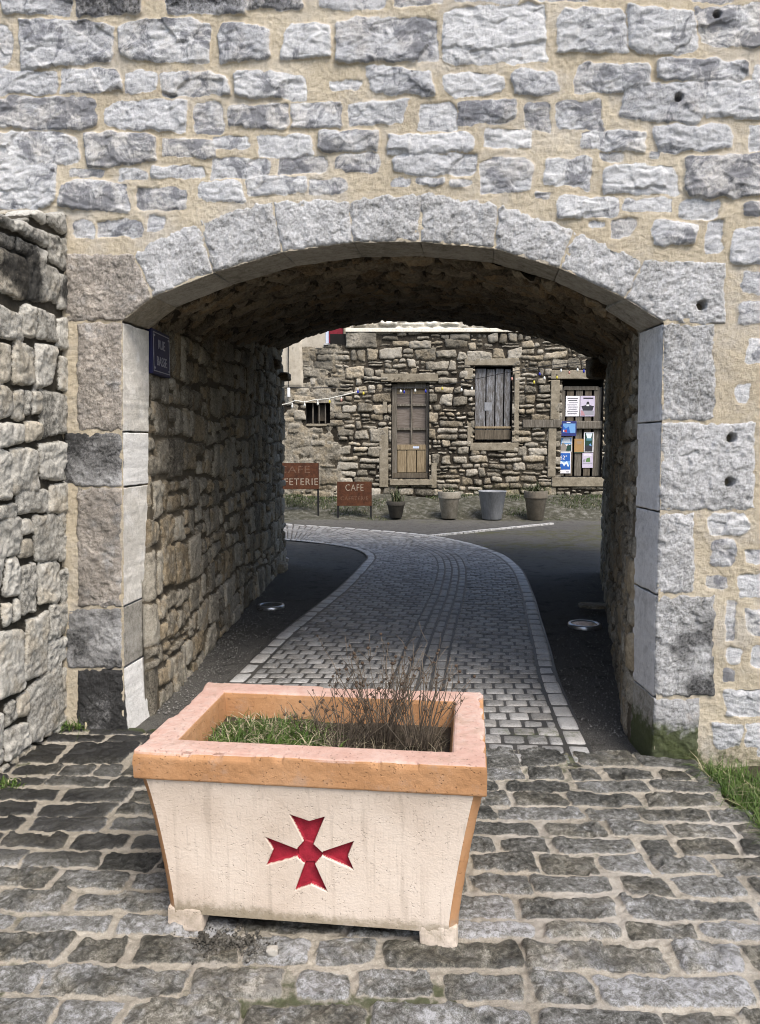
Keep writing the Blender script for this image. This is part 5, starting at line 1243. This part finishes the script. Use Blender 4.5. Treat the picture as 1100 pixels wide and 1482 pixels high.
poster('bright blue mountain poster with the number 62, lowest on the door', (803.5, 654.5, 826.5, 685), ['white', ('picture', 'deep', (.05, .04, .95, .42)), ('picture', 'sky', (.05, .42, .95, .80)), ('picture', 'snow', [(.1, .66), (.9, .68), (.75, .42), (.55, .5), (.35, .4)]), ('picture', 'deep', mtn(.52, .82, 8)), ('lettering', 'white', '62°', .52, .26, .26), ('lettering', 'grey', (.7, .9, .88, .94))], y=BY + .105)
poster('brown kraft paper notice between the small posters', (831, 635, 845.5, 655.5), ['kraft', ('lettering', 'stone', (.25, .2, .75, .26)), ('lettering', 'stone', (.3, .34, .7, .38)), ('border', 'dgreen', (.0, .94, 1, 1.0))])
poster('narrow dark poster with a white waterfall shape and white edge', (844.5, 625.5, 859.5, 654.5), ['white', ('picture', 'dgreen', (.1, .03, .9, .97)), ('picture', 'snow', [(.35, .34), (.7, .34), (.85, .05), (.2, .05)]), ('picture', 'teal', (.25, .3, .8, .42)), ('picture', 'ink', (.12, .66, .88, .95)), ('picture', 'sky', [(.5, .64), (.8, .7), (.7, .56)])])
poster('pale lilac poster with a green patch, below the narrow dark poster', (842.5, 655.5, 858.5, 677), ['lilac', ('picture', 'green', [(.3, .62), (.75, .6), (.7, .3), (.4, .35)]), ('lettering', 'white', (.15, .1, .85, .18)), ('lettering', 'grey', (.05, .66, .95, .71)), ('picture', 'grey', [(.05, .6), (.25, .6), (.3, .4), (.08, .45)])])

for o in [o for o in sc.objects if o.type == 'FONT']:                 # letters become plain meshes
    dg = bpy.context.evaluated_depsgraph_get(); me_ = bpy.data.meshes.new_from_object(o.evaluated_get(dg)); n_ = link('lettering_mesh', me_, o.parent)
    n_.location, n_.rotation_euler, n_.scale = o.location.copy(), o.rotation_euler.copy(), o.scale.copy(); bpy.data.objects.remove(o); n_.name = 'lettering'

# ------------------------------------------------------------------ camera, light, render
cam = bpy.data.cameras.new('camera'); co = bpy.data.objects.new('camera', cam); col.objects.link(co)
co.location = (0, 0, CAMH); co.rotation_euler = (R(90) - PIT, 0, 0)
cam.sensor_fit = 'HORIZONTAL'; cam.sensor_width = 36; cam.lens = 36 * FPX / 1100; cam.clip_end = 2000; cam.clip_start = .02
sc.camera = co
SUN_EL, SUN_AZ = R(54), R(152)                                        # azimuth clockwise from +Y: behind the viewer, to the right
sd_ = Vector((math.sin(SUN_AZ) * math.cos(SUN_EL), math.cos(SUN_AZ) * math.cos(SUN_EL), math.sin(SUN_EL)))
sun = bpy.data.lights.new('sun', 'SUN'); so = bpy.data.objects.new('sun', sun); col.objects.link(so)
sun.energy = 1.65; sun.angle = R(24); sun.color = (1, .95, .88); so.rotation_euler = sd_.to_track_quat('Z', 'Y').to_euler(); so.location = (2, -6, 12)
w = bpy.data.worlds.new('World'); sc.world = w; w.use_nodes = True
nt = w.node_tree; bg = nt.nodes['Background']; sky = nt.nodes.new('ShaderNodeTexSky'); sky.sky_type = 'NISHITA'; sky.sun_disc = False
sky.sun_elevation = SUN_EL; sky.sun_rotation = SUN_AZ; sky.air_density = 1.0; sky.dust_density = 3.0; sky.ozone_density = .6
nt.links.new(sky.outputs['Color'], bg.inputs['Color']); bg.inputs['Strength'].default_value = .15
sc.view_settings.view_transform = 'Standard'; sc.view_settings.look = 'None'; sc.view_settings.gamma = 1; sc.view_settings.exposure = .9
sc.render.engine = 'CYCLES'; sc.cycles.use_denoising = True; sc.cycles.filter_width = 1.0; sc.cycles.max_bounces = 8; sc.cycles.diffuse_bounces = 5
sc.cycles.caustics_reflective = False; sc.cycles.caustics_refractive = False
